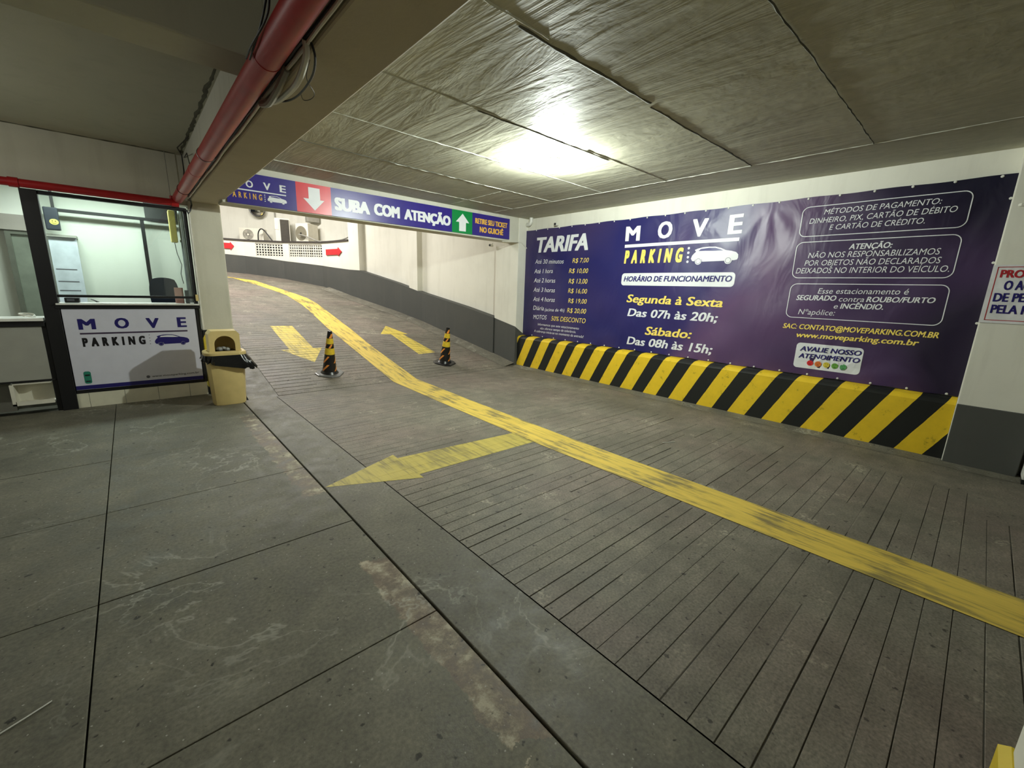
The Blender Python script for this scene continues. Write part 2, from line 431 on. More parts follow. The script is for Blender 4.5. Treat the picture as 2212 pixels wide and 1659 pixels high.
# ---------------------------------------------------------------- ceiling
CZ = 2.87
ceil = MB(); ceil.box((.90, -5, CZ), (6.3, 6.9, CZ+.25)); ceil = struct(ceil.build('ceiling', CEIL))
m = MB(); m.box((-9, -5, 2.97), (.90, 7.0, 3.2)); struct(m.build('ceiling', m_wall('left_ceiling_paint', (178, 176, 156), .3, (150, 148, 130))))
def seam(p0, p1, wd, mat, h=.006, jag=.004):
    p0, p1 = Vector(p0), Vector(p1); L = (p1-p0).length; n = max(6, int(L/.06)); d = (p1-p0)/n; sd = Vector((-d.y, d.x, 0)).normalized()
    m = MB(); rows = []; wob = 0
    for i in range(n+1):
        wob = wob*.8+random.uniform(-jag, jag); c = p0+d*i+sd*wob; ww = wd*random.uniform(.4, 1.3)
        rows.append((c-sd*ww/2, c+Vector((0, 0, -h*random.uniform(.4, 1.2))), c+sd*ww/2))
    for a, b in zip(rows, rows[1:]):
        m.poly([a[0], a[1], b[1], b[0]]); m.poly([a[1], a[2], b[2], b[1]])
    return m.build('seam', mat, ceil)
z = CZ-.0008
for y, x0, x1, mat, wd in [(1.896, 1.0, 1.9, FIN, .018), (1.93, 1.7, 3.0, SEAMD, .03), (1.95, 3.05, 5.03, SEAMD, .024), (2.92, 1.0, 2.4, FIN, .012), (2.94, 2.2, 3.9, SEAMD, .016),
                           (2.90, 3.5, 5.03, FIN, .012), (3.83, 1.4, 5.03, FIN, .016), (4.77, 1.0, 3.4, SEAMD, .016), (4.78, 2.4, 5.03, FIN, .010), (5.72, 1.0, 5.03, FIN, .006), (.95, 1.0, 5.03, SEAMD, .012)]:
    seam((x0, y, z), (x1, y+random.uniform(-.01, .01), z), wd, mat)
seam((5.03, -1, z), (5.03, 6.2, z), .014, FIN); seam((4.08, 4.9, z), (4.12, 6.2, z), .008, FIN)
def grime(p0, p1, wd):
    o = seam(p0, p1, wd, plain('ceiling_grime', (92, 92, 78), .9, var=.3), .002, .006); o.name = 'grime_seam'; return o
grime((-4, 6.82, 2.9695), (.60, 6.82, 2.9695), .05); grime((.645, 3.2, 2.9695), (.645, 6.7, 2.9695), .035)
# beams
m = MB(); m.box((.68, -5, 2.45), (.98, 7.15, 3.0)); bm_ = struct(m.build('trim_1', BEAMB, bevel=.012))
m = MB(); m.box((.672, -5, 2.475), (.6801, 6.83, 2.97)); m.build('beam_side', CREAM, bm_)  # paler skin: stronger light on the left face put into colour
m = MB(); m.box((-9, 2.70, 2.60), (.675, 2.98, 3.0)); struct(m.build('trim_2', [m_wall('cross_beam_paint', (196, 194, 176), .3, (164, 160, 142))], bevel=.01))
m = MB(); m.box((.95, 6.30, 2.42), (5.75, 6.6, 2.9)); lint = struct(m.build('trim_3', CREAM, bevel=.008))

# ---------------------------------------------------------------- walls
m = MB(); m.box((5.955, -5, -.04), (6.25, 6.32, 2.9)); struct(m.build('wall_right', WHITE))
m = MB(); m.box((5.75, -.43, -.04), (5.96, .045, 2.9)); rp = struct(m.build('trim_4', WHITE, bevel=.01))
m = MB(); m.box((5.738, -.432, -.04), (5.9605, .04, .597)); m.build('dado_panel', DADO, rp, bevel=.006)
m = MB(); m.box((5.60, -.95, .045), (5.95, -.455, 2.2)); tr5 = struct(m.build('trim_5', WPLAS, bevel=.008))
m = MB(); m.box((5.62, -.95, -.02), (5.94, -.46, .044)); m.build('plinth', DARK, tr5)
# pillar where curb and sign beam end
m = MB(); m.box((5.725, 6.285, -.04), (6.05, 6.97, 2.9)); rp = struct(m.build('trim_6', WHITE, bevel=.008))
m = MB()
q = [(5.715, 6.28), (5.985, 6.28), (5.985, 6.975), (5.708, 6.975)]
zt = [.80, .62, .935, .935]
m.poly([(a, b, -.04) for a, b in reversed(q)]); m.poly([(a, b, c) for (a, b), c in zip(q, zt)])
for i in range(4):
    j = (i+1) % 4; m.poly([(*q[i], -.04), (*q[j], -.04), (*q[j], zt[j]), (*q[i], zt[i])])
m.build('dado_panel', DADO, rp)
# curved ramp wall
TOP = [.816, .94, 1.125, 1.387, 1.616, 1.936, 1.955, 1.983, 2.047, 2.08, 2.114, 2.15, 2.18, 2.20, 2.25, 2.28, 2.306, 2.328, 2.36, 2.39, 2.42]
wr = MB(); dd = MB()
back = offs(WALL, .17); thick = offs(WALL, .5); front = offs(WALL, -.012)
H2 = 6.0
def wquad(mb, a, b, z0a, z0b, z1a, z1b): mb.poly([(*b, z0b), (*a, z0a), (*a, z1a), (*b, z1b)])
n = len(WALL)
for i in range(1, n-1):
    a, b = WALL[i], WALL[i+1]; fa, fb = front[i], front[i+1]; ba, bb = back[i], back[i+1]
    if i == 4: pass
    wquad(dd, fa, fb, hz(a[1])-.1, hz(b[1])-.1, TOP[i], TOP[i+1])
    bk = (ba, bb) if i < 5 else (a, b)
    dd.poly([(*fa, TOP[i]), (*bk[0], TOP[i]), (*bk[1], TOP[i+1]), (*fb, TOP[i+1])])
    if i < 5:
        wquad(wr, ba, bb, TOP[i]-.02, TOP[i+1]-.02, H2, H2)
    elif i == 5:
        wquad(wr, a, b, TOP[i]-.02, TOP[i+1]-.02, H2, H2)          # pilaster flush with dado
        wr.poly([(*a, TOP[i]-.02), (*ba, TOP[i]-.02), (*ba, H2), (*a, H2)])
        wr.poly([(*b, 2.78), (*b, H2), (*offs(WALL, 1.05)[i+1], H2), (*offs(WALL, 1.05)[i+1], 2.78)])
    else:
        grille = i in (9, 10, 11, 13, 14)
        if grille:
            wquad(wr, a, b, TOP[i]-.02, TOP[i+1]-.02, 2.32, 2.32); wquad(wr, a, b, 2.715, 2.715, 2.78, 2.78)
        else: wquad(wr, a, b, TOP[i]-.02, TOP[i+1]-.02, 2.78, 2.78)
wall = struct(wr.build('wall_back', WHITE)); dd.build('dado_panel', DADO, wall)
# intermediate pilaster
m = MB(); pB = [(5.525, 9.86), (5.475, 10.2), (5.70, 10.24), (5.75, 9.9)]
for i in range(4):
    j = (i+1) % 4; m.poly([(*pB[i], 1.40), (*pB[j], 1.40), (*pB[j], H2), (*pB[i], H2)])
m.poly([(*p, 1.40) for p in pB]); m.build('pilaster', WHITE, wall)
# upper recessed wall over the ledge and the ledge itself
rec = offs(WALL, 1.05); m = MB(); lg = MB(); fr = offs(WALL, -.03)
for i in range(6, n-1):
    wquad(m, rec[i], rec[i+1], 2.7, 2.7, H2, H2)
    for z0 in (2.76, 2.80): lg.poly([(*fr[i], z0), (*rec[i], z0), (*rec[i+1], z0), (*fr[i+1], z0)])
    wquad(lg, fr[i], fr[i+1], 2.755, 2.755, 2.805, 2.805)
m.build('upper_wall', WHITE, wall); lg.build('ledge', SLEDGE, wall)
# ventilation blocks with a near-black sheet behind, painted as their inner shade
def vent(a, b):
    a, b = Vector((*a, 0)), Vector((*b, 0)); d = (b-a).normalized(); L = (b-a).length; o = d.cross(Vector((0, 0, 1)))
    if o.y > 0 and False: o = -o
    o = Vector((d.y, -d.x, 0))   # outward
    m = MB(); z0, z1 = 2.318, 2.717; p = L/5; t = p*.36
    for k in range(6):
        c = a+d*(k*p); m.bar(c+o*.03+Vector((0, 0, z0)), c+o*.03+Vector((0, 0, z1)), .022, t if 0 < k < 5 else t, tuple(d))
    for k in range(6):
        z = z0+(z1-z0)*k/5; zz = min(max(z, z0+.016), z1-.016)
        m.bar(a+o*.03+Vector((0, 0, zz)), b+o*.03+Vector((0, 0, zz)), .022, .028)
    m.build('vent_block', WHITE, wall)
for i in (9, 10, 11, 13, 14): vent(WALL[i], WALL[i+1])
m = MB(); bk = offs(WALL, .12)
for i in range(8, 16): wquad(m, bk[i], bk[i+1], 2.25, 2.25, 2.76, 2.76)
m.build('vent_shade', DARK, wall)
# ramp enclosure out of sight
m = MB(); m.poly([(-4, 6.6, 5.9), (6.6, 6.6, 5.9), (6.6, 17.5, 5.9), (-4, 17.5, 5.9)]); struct(m.build('ceiling', CREAM))
m = MB(); m.box((1.02, 6.6, 2.87), (6.3, 6.8, 6)); m.box((-4, 9.0, -.04), (1.0, 9.15, 6)); m.box((.90, 7.16, -.04), (1.0, 9.15, 6)); struct(m.build('wall_left', CREAM))
# wall over the booth
m = MB(); m.box((-9, 6.86, 2.40), (.672, 7.05, 2.97)); struct(m.build('wall_front', m_wall('lintel_paint', (206, 204, 188), .35, (168, 164, 148))))
m = MB(); m.box((-9.1, -5, 0), (-9, 9, 3)); m.box((-9, -5.1, 0), (6.3, -5, 3)); struct(m.build('wall_far', CREAM))

# ---------------------------------------------------------------- pillar beside the booth
m = MB(); m.box((.662, 6.832, -.04), (.998, 7.15, 2.46)); pil = struct(m.build('trim_7', PILLAR, bevel=.012))
STRP = m_stripes('pillar_guard_paint', 0, .22, .05, -.5, .5, (214, 190, 60))
m = MB(); m.box((.648, 6.815, -.01), (1.005, 7.16, .865)); m.build('painted_guard', STRP, pil, bevel=.01)
# near column at the right edge of the photo
m = MB(); m.box((.665, -.52, -.01), (.985, -.157, 2.46)); nc = struct(m.build('trim_8', WHITE, bevel=.008))
g = MB(); q0 = [(.64, -.545), (.998, -.545), (.998, -.143), (.64, -.143)]; q1 = [(.664, -.521), (.988, -.521), (.988, -.155), (.664, -.155)]
for (za, qa, zb, qb) in ((-.01, q0, .785, q0), (.785, q0, .80, q1)):
    for i in range(4):
        j = (i+1) % 4; g.poly([(*qa[i], za), (*qa[j], za), (*qb[j], zb), (*qb[i], zb)])
g.poly([(*p, .80) for p in q1]); g.build('painted_guard', m_stripes('column_guard_paint', 1, .42, .20, .55, .55, (214, 186, 44)), nc)

# ---------------------------------------------------------------- striped curb
m = MB(); sec = [(5.78, -.01), (5.772, .575), (5.80, .61), (5.83, .622), (5.953, .632), (5.953, -.01)]
m.poly([(x, .047, z) for x, z in sec]); m.poly([(x, 6.279, z) for x, z in reversed(sec)])
NY = 40
for k in range(NY):
    ya, yb = .047+(6.279-.047)*k/NY, .047+(6.279-.047)*(k+1)/NY
    for i in range(5):
        (xa, za), (xb, zb) = sec[i], sec[i+1]; m.poly([(xa, yb, za), (xa, ya, za), (xb, ya, zb), (xb, yb, zb)])
o = m.build('wall_curb', CURBM, smooth=True); tag(o, 'long concrete curb with diagonal yellow and black stripes under the big banner', 'curb')

# ---------------------------------------------------------------- lettering
_cap = {}
def text_mesh(s, bold, shear, sp=1.0):
    cu = bpy.data.curves.new('t', 'FONT'); cu.body = s; cu.size = 1; cu.offset = bold; cu.shear = shear; cu.space_character = sp
    cu.offset = 0; cu.resolution_u = 3; cu.fill_mode = 'FRONT'
    o = bpy.data.objects.new('t', cu); COL.objects.link(o)
    dg = bpy.context.evaluated_depsgraph_get(); dg.update()
    me = bpy.data.meshes.new_from_object(o.evaluated_get(dg))
    bpy.data.objects.remove(o); bpy.data.curves.remove(cu)
    return me
def lettering(s, h0, z0, h1, z1, cap, st, mats, place, parent, heavy=None):
    bold = heavy if heavy is not None else (.026 if 'b' in st else .012)
    shear = .18 if 'i' in st else 0
    me = text_mesh(s, 0, shear, 1.95 if 's' in st else 1.0)
    if not _cap:
        h = text_mesh('H', 0, 0); zz = [v.co.y for v in h.vertices]; _cap[0] = (min(zz), max(zz)-min(zz))
    base, ch = _cap[0]
    bm = bmesh.new(); bm.from_mesh(me)
    if bold > .012:      # embolden: shifted copies widen every stroke
        src = list(bm.verts)+list(bm.edges)+list(bm.faces); by = bold*.45
        nst = max(1, math.ceil(bold/.035))
        offs_ = [(bold*i/nst, j*by) for i in range(-nst, nst+1) for j in (-1, 1)]
        cps = [bmesh.ops.duplicate(bm, geom=src)['geom'] for _ in offs_[1:]]
        lay = 0
        for (dx, dy), g in zip(offs_, [src]+cps):
            for v in g:
                if isinstance(v, bmesh.types.BMVert): v.co.x += dx; v.co.y += dy; v.co.z = lay
            lay += .00012
        base -= by; ch += 2*by
    if place is bpl or cap > .1 and parent.name == 'wall_banner':
        wd_ = max(v.co.x for v in bm.verts)-min(v.co.x for v in bm.verts); stp = .09/abs(h1-h0)*wd_
        x = min(v.co.x for v in bm.verts)+stp
        while cap > .1 and x < max(v.co.x for v in bm.verts):
            bmesh.ops.bisect_plane(bm, geom=bm.verts[:]+bm.edges[:]+bm.faces[:], plane_co=(x, 0, 0), plane_no=(1, 0, 0)); x += stp
    bm.to_mesh(me); bm.free()
    xs_ = [v.co.x for v in me.vertices]; x0, x1 = min(xs_), max(xs_)
    for v in me.vertices:
        t = (v.co.x-x0)/(x1-x0); hh = h0+(h1-h0)*t
        v.co = Vector(place(hh, z0+(z1-z0)*t+(v.co.y-base)/ch*cap, v.co.z))
    me.materials.append(mats[st[0]])
    o = bpy.data.objects.new('lettering', me); COL.objects.link(o); o.parent = parent
    return o
def flat(name, pts, place, mat, parent, eps=0):
    bm = bmesh.new(); bm.faces.new([bm.verts.new((h, z, 0)) for h, z in pts])
    if place is bpl:
        bmesh.ops.triangulate(bm, faces=bm.faces[:])
        for ax in (0, 1):
            lo = min(v.co[ax] for v in bm.verts); hi = max(v.co[ax] for v in bm.verts); c = lo+.07
            while c < hi-.01:
                co = [0, 0, 0]; no_ = [0, 0, 0]; co[ax] = c; no_[ax] = 1
                bmesh.ops.bisect_plane(bm, geom=bm.verts[:]+bm.edges[:]+bm.faces[:], plane_co=co, plane_no=no_); c += .07
    for v in bm.verts: v.co = Vector(place(v.co.x, v.co.y, eps))
    me = bpy.data.meshes.new(name); bm.to_mesh(me); bm.free(); me.materials.append(mat)
    o = bpy.data.objects.new(name, me); COL.objects.link(o); o.parent = parent; return o
def rrect(h0, z0, h1, z1, r, n=6):
    sx = 1 if h1 > h0 else -1; pts = []
    for cx, cy, a0 in ((h1-sx*r, z1-r, 0), (h0+sx*r, z1-r, 90), (h0+sx*r, z0+r, 180), (h1-sx*r, z0+r, 270)):
        for k in range(n+1):
            a = math.radians(a0+90*k/n); pts.append((cx+sx*r*math.cos(a), cy+r*math.sin(a)))
    return pts
def ring(name, h0, z0, h1, z1, r, wd, place, mat, parent):
    A = rrect(h0, z0, h1, z1, r); sx = 1 if h1 > h0 else -1
    B = rrect(h0+sx*wd, z0+wd, h1-sx*wd, z1-wd, max(r-wd, .002)); m = MB()
    for i in range(len(A)):
        j = (i+1) % len(A); L_ = math.dist(A[i], A[j]); n_ = max(1, int(L_/.06)); lp = lambda P, Q, t: (P[0]+(Q[0]-P[0])*t, P[1]+(Q[1]-P[1])*t)
        for k in range(n_):
            m.poly([place(*lp(A[i], A[j], k/n_)), place(*lp(A[i], A[j], (k+1)/n_)), place(*lp(B[i], B[j], (k+1)/n_)), place(*lp(B[i], B[j], k/n_))])
    return m.build(name, mat, parent)
def disc(name, h, z, r, place, mat, parent, eps=0, n=14):
    return flat(name, [(h+r*math.cos(2*math.pi*k/n), z+r*math.sin(2*math.pi*k/n)) for k in range(n)], place, mat, parent, eps)
BODY = [(.0, .30), (.02, .48), (.06, .62), (.10, .72), (.07, .84), (.13, .91), (.24, .985), (.38, 1.), (.52, .98), (.64, .88), (.74, .74), (.86, .68), (.95, .60), (.995, .46), (1., .28), (.985, .16),
        (.93, .12), (.88, .12), (.86, .24), (.81, .31), (.75, .24), (.73, .10), (.26, .08), (.24, .24), (.17, .31), (.10, .24), (.08, .12), (.03, .14)]
WIN = [(.15, .76), (.20, .88), (.38, .93), (.52, .91), (.62, .82), (.70, .72), (.50, .73), (.30, .76)]
def car(h0, z0, h1, z1, place, mbody, mwin, parent):
    f = lambda p: (h0+(h1-h0)*p[0], z0+(z1-z0)*p[1])
    o = flat('car_emblem', [f(p) for p in BODY], place, mbody, parent)
    flat('emblem_window', [f(p) for p in WIN], place, mwin, o, .0015)
    w_ = abs(h1-h0)
    for cx in (.17, .81):
        m = MB(); N = 18; c = f((cx, .12)); r1, r2, r3 = w_*.075, w_*.058, w_*.05
        for k in range(N):
            a, b = 2*math.pi*k/N, 2*math.pi*(k+1)/N
            m.poly([place(c[0]+r*math.cos(t), c[1]+r*math.sin(t), .001) for r, t in ((r1, a), (r1, b), (r2, b), (r2, a))])
        m.poly([place(c[0]+r3*math.cos(2*math.pi*k/N), c[1]+r3*math.sin(2*math.pi*k/N), .001) for k in range(N)])
        m.build('emblem_wheel', mbody, o)
    return o

# ---------------------------------------------------------------- big wall banner
ban = empty('wall_banner', (5.94, 3.18, .63)); tag(ban, 'huge dark violet vinyl banner with parking rates and opening hours on the right wall', 'banner')
BX = 5.94
def bdisp(y, z):
    d = .006*math.sin(y*3.1+z*2.2)+.004*math.sin(y*6.3-z*4.1+1)+.0035*math.sin((y+z)*9+math.sin(y*2)*2)
    e = min(1, (y-.03)/.25, (6.33-y)/.25, (z-.63)/.2, (2.665-z)/.2); e = max(0, e)
    for cy, cz in ((6.2, 2.6), (.15, 2.6), (.15, .7), (2.0, 2.66), (1.1, .66)):
        a = math.atan2(z-cz, y-cy); r = math.hypot(z-cz, y-cy); d += .006*math.sin(a*11)*math.exp(-(r/.55)**2)
    return -abs(d)*0 + d*e
def bpl(y, z, eps=0): return (BX-.014-bdisp(y, z)-.0035-eps-BO[0], y-BO[1], z-BO[2])
BO = (5.94, 3.18, .63)
m = MB(); NYb, NZb = 150, 52
def bedge(t): return .006*math.sin(t*14)
for j in range(NZb+1):
    for i in range(NYb+1):
        u, v = i/NYb, j/NZb; y = .035+(6.325-.035)*u; zb = .636+bedge(y)*(.8); ztp = 2.655+.004*math.sin(y*9); z = zb+(ztp-zb)*v
        m.v.append((BX-.014-bdisp(y, z)-BO[0], y-BO[1], z-BO[2]))
for j in range(NZb):
    for i in range(NYb):
        a = j*(NYb+1)+i; m.f.append((a, a+NYb+1, a+NYb+2, a+1)); m.mi.append(0)
def m_banner():
    t = NT('banner_vinyl_print'); o = t.sep()
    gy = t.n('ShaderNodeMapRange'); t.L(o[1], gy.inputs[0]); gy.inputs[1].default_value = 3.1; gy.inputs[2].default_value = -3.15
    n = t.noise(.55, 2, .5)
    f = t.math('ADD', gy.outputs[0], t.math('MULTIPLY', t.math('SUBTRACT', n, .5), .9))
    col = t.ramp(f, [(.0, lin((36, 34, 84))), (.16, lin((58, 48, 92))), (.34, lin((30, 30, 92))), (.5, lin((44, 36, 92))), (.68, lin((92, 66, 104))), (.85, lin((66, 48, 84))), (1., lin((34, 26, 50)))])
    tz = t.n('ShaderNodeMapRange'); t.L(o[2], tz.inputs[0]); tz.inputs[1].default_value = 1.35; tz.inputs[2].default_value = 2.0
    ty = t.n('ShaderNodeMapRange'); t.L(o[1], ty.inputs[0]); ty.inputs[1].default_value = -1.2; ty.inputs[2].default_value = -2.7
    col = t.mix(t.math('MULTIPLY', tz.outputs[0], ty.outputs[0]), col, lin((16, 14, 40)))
    t.bump(t.noise(1.4, 3, .5, vec=t.mapped((1, 1.6, .9), rot=(.7, 0, 0)), dist=1.2), .4, .04)
    return t.fin(col, .40, spec=.45)
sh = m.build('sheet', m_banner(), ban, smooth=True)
MP = {'w': PWHITE, 'y': PYELL, 'n': NAVY, 'k': PBLACK, 'r': PRED}
BT = [('TARIFA',5.99,2.234,4.736,2.228,0.275,'wbi'),('Até 30 minutos',6.016,2.033,5.265,2.018,0.078,'wni'),('Até 1 hora',6.023,1.852,5.524,1.854,0.079,'wni'),
('Até 2 horas',6.024,1.68,5.451,1.68,0.08,'wni'),('Até 3 horas',6.02,1.504,5.452,1.504,0.08,'wni'),('Até 4 horas',6.009,1.324,5.439,1.328,0.081,'wni'),
('Diária',5.998,1.153,5.707,1.156,0.082,'wni'),('MOTOS',5.991,0.976,5.617,0.988,0.082,'wni'),('R$ 7,00',5.066,2.025,4.709,2.025,0.076,'yni'),
('R$ 10,00',5.133,1.85,4.707,1.847,0.078,'yni'),('R$ 13,00',5.124,1.672,4.706,1.669,0.079,'yni'),('R$ 16,00',5.12,1.503,4.703,1.501,0.078,'yni'),
('R$ 19,00',5.109,1.327,4.697,1.327,0.079,'yni'),('R$ 20,00',5.128,1.152,4.69,1.157,0.081,'yni'),('50% DESCONTO',5.506,0.978,4.681,0.989,0.084,'yni'),
('(acima de 4h)',5.676,1.147,5.193,1.159,0.058,'wni'),('Informamos que este estacionamento',5.85,0.863,4.822,0.866,0.043,'wni'),
('não oferece tempo de tolerância.',5.78,0.789,4.89,0.798,0.044,'wni'),('A cobrança inicia-se no momento da entrada!',5.951,0.724,4.705,0.728,0.045,'wni'),
('M',4.018,2.326,3.756,2.32,0.217,'wb'),('O',3.465,2.328,3.234,2.327,0.231,'wb'),('V',2.943,2.319,2.72,2.314,0.23,'wb'),('E',2.458,2.317,2.284,2.32,0.238,'wb'),
('PARKING',4.007,1.986,3.028,1.982,0.199,'ybis'),('HORÁRIO DE FUNCIONAMENTO',3.973,1.711,2.321,1.717,0.078,'nbi'),('Segunda à Sexta',3.887,1.389,2.394,1.382,0.121,'ybi'),
('Das 07h às 20h;',3.845,1.173,2.434,1.178,0.121,'wbi'),('Sábado:',3.506,0.907,2.762,0.92,0.125,'ybi'),('Das 08h às 15h;',3.815,0.725,2.443,0.74,0.124,'wbi'),
('MÉTODOS DE PAGAMENTO:',1.433,2.457,0.493,2.457,0.054,'wni'),('DINHEIRO, PIX, CARTÃO DE DÉBITO',1.559,2.368,0.373,2.372,0.055,'wni'),('E CARTÃO DE CRÉDITO.',1.355,2.286,0.579,2.286,0.054,'wni'),
('ATENÇÃO:',1.144,2.068,0.785,2.068,0.057,'wbi'),('NÃO NOS RESPONSABILIZAMOS',1.509,1.988,0.419,1.988,0.059,'wni'),('POR OBJETOS NÃO DECLARADOS',1.532,1.903,0.4,1.905,0.059,'wni'),
('DEIXADOS NO INTERIOR DO VEÍCULO.',1.608,1.817,0.327,1.823,0.06,'wni'),('Esse estacionamento é',1.351,1.59,0.58,1.601,0.059,'wni'),('SEGURADO',1.554,1.51,1.165,1.515,0.058,'wbi'),
('contra',1.141,1.51,0.92,1.512,0.055,'wni'),('ROUBO/FURTO',0.903,1.513,0.37,1.523,0.055,'wbi'),('e',1.175,1.43,1.138,1.43,0.055,'wni'),('INCÊNDIO.',1.117,1.431,0.749,1.439,0.057,'wbi'),
('Nºapólice:',1.509,1.346,1.153,1.352,0.061,'wni'),('SAC: CONTATO@MOVEPARKING.COM.BR',1.642,1.172,0.285,1.185,0.058,'ybi'),('www.moveparking.com.br',1.488,1.077,0.413,1.094,0.06,'ybi'),
('AVALIE NOSSO',1.422,0.921,0.846,0.931,0.055,'nbi'),('ATENDIMENTO',1.425,0.836,0.847,0.851,0.055,'nbi')]
flat('white_plate', rrect(4.02, 1.65, 2.285, 1.838, .05), bpl, PWHITE, ban)
flat('white_plate', rrect(1.464, .718, .83, 1.015, .04), bpl, PWHITE, ban)
for t_ in BT:
    on = t_[0] in ('HORÁRIO DE FUNCIONAMENTO', 'AVALIE NOSSO', 'ATENDIMENTO')
    pl_ = (lambda h, z, e=0: bpl(h, z, .0045+e)) if on else (lambda h, z, e=0: bpl(h, z, e))
    hv = {'TARIFA': .045, 'PARKING': .075}.get(t_[0])
    if t_[0] in 'MOVE' and len(t_[0]) == 1: hv = .042
    lettering(*t_, MP, pl_, ban, hv)
flat('rule', [(4.015, 2.227), (2.30, 2.227), (2.30, 2.269), (4.015, 2.273)], bpl, PWHITE, ban)
for z_ in (2.169, 2.108, 2.048, 1.987): disc('dot', 2.955, z_, .017, bpl, PWHITE, ban)
car(2.91, 1.965, 2.285, 2.175, bpl, PWHITE, NAVY, ban)
for h0, z0, h1, z1 in ((1.645, 2.225, .288, 2.556), (1.645, 1.762, .292, 2.17), (1.637, 1.303, .287, 1.702)):
    ring('frame_line', h0, z0, h1, z1, .07, .008, bpl, PWHITE, ban)
SM = [(210, 40, 44), (226, 120, 50), (226, 206, 70), (110, 170, 70), (70, 150, 80)]
for h_, c_ in zip((1.298, 1.22, 1.14, 1.06, .982), SM):
    o = disc('rating_face', h_, .786, .032, bpl, plain('face_%d' % c_[0], c_, .5, bump=0), ban, .007)
    for s_ in (-1, 1): disc('face_eye', h_+s_*.011, .795, .0035, bpl, PBLACK, o, .009, 6)
    flat('face_mouth', [(h_+.012, .775), (h_-.012, .775), (h_-.012, .771), (h_+.012, .771)], bpl, PBLACK, o, .009)
rv = MB(); rv.lathe([(.0, .006), (.008, .005), (.012, .0)], 10)
rme = rv.build('eyelet', WPLAS, ban, smooth=True)
def eyelet(y, z, first=[True]):
    if first[0]: o = rme; first[0] = False
    else: o = rme.copy(); COL.objects.link(o)
    o.parent = ban; o.rotation_euler = (0, -math.pi/2, 0); p = bpl(y, z, 0); o.location = (p[0], p[1], p[2])
for i in range(22): eyelet(.14+i*.2935, 2.643)
for i in range(22): eyelet(.13+i*.294, .650)
for i in range(6): eyelet(6.30, .95+i*.30)
eyelet(.055, 2.45); eyelet(.055, 1.9); eyelet(.055, 1.35)

# ---------------------------------------------------------------- notice on the right pier
no = empty('wall_notice', (5.745, -.2, 1.6)); tag(no, 'white paper notice with red border and blue lettering beside the big banner', 'notice')
def npl(y, z, eps=0): return (-.002-eps*1.0, y+.2, z-1.6)
m = MB(); m.box((-.002, -.17, -.235), (0.0, .247, .268)); m.build('paper_sheet', plain('notice_paper', (222, 222, 224), .35, bump=0), no)
npl1 = lambda y, z, eps=0: npl(y, z, .001+eps)
m = MB()
for a, b in (((.018, 1.852), (-.34, 1.846)), ((.018, 1.394), (-.34, 1.388))): m.poly([npl1(a[0], a[1]), npl1(b[0], a[1]), npl1(b[0], b[1]), npl1(a[0], b[1])])
m.poly([npl1(.018, 1.852), npl1(.012, 1.852), npl1(.012, 1.388), npl1(.018, 1.388)]); m.build('border_line', PRED, no)
for t_ in [('PRO',-0.006,1.761,-0.147,1.758,0.065,'rb'),('O AC',-0.046,1.654,-0.200,1.655,0.079,'nb'),('DE PE',-0.003,1.553,-0.186,1.554,0.074,'nb'),('PELA R',-0.006,1.452,-0.228,1.449,0.074,'nb')]:
    lettering(*t_, MP, lambda h, z, e=0: npl1(h, z, .0005+e), no, .04)

# ---------------------------------------------------------------- sign on the lintel over the ramp
sg = empty('overhead_sign', (3.1, 6.29, 2.43)); tag(sg, 'long violet overhead sign with red and green arrow panels above the ramp mouth', 'sign')
def spl(x, z, eps=0): return (x-3.1, -.012-eps, z-2.43)
def panel(x0, x1, mat):
    m = MB(); zb = lambda x: 2.427+(x-1.0)*.0052; zt_ = lambda x: 2.79+(x-1.)*.0055
    P = [(x0, zb(x0)), (x1, zb(x1)), (x1, zt_(x1)), (x0, zt_(x0))]
    f = [(x-3.1, -.012, z-2.43) for x, z in P]; b_ = [(x-3.1, .008, z-2.43) for x, z in P]
    m.poly(f); m.poly(b_[::-1])
    for i in range(4): j = (i+1) % 4; m.poly([f[j], f[i], b_[i], b_[j]])
    return m.build('sign_panel', mat, sg)
for a, b, c in ((1.0, 1.769, SIGNP), (1.769, 2.212, SIGNR), (2.212, 4.188, SIGNP), (4.188, 4.609, SIGNG), (4.609, 5.475, SIGNP)): panel(a, b, c)
e1 = lambda h, z, eps=0: spl(h, z, .0015+eps)
MS = {'w': PWHITE, 'y': PORAN}
for t_, hv in [(('O',1.206,2.627,1.283,2.627,0.078,'wb'), .03), (('M',1.03,2.627,1.11,2.627,0.08,'wb'), .03), (('V',1.395,2.630,1.475,2.63,0.083,'wb'), .03), (('E',1.578,2.632,1.65,2.631,0.083,'wb'), .03), (('PARKING',1.01,2.494,1.371,2.498,0.066,'ybs'), .03),
           (('SUBA',2.256,2.516,2.76,2.52,0.165,'wb'), .07), (('COM',2.822,2.529,3.234,2.529,0.162,'wb'), .07), (('ATENÇÃO',3.307,2.53,4.158,2.532,0.153,'wb'), .07),
           (('RETIRE SEU TICKET',4.671,2.643,5.416,2.644,0.087,'yb'), .05), (('NO GUICHÊ',4.772,2.504,5.32,2.507,0.094,'yb'), .05)]:
    lettering(*t_, MS, e1, sg, hv)
flat('rule', [(1.0, 2.585), (1.648, 2.592), (1.648, 2.606), (1.0, 2.599)], e1, PWHITE, sg)
for z_ in (2.566, 2.543, 2.518, 2.495): disc('dot', 1.402, z_, .006, e1, PWHITE, sg)
car(1.43, 2.493, 1.65, 2.572, e1, PWHITE, SIGNP, sg)
flat('arrow', [(1.922, 2.752), (1.922, 2.608), (1.854, 2.608), (1.992, 2.468), (2.121, 2.608), (2.068, 2.608), (2.068, 2.752)], e1, PWHITE, sg)
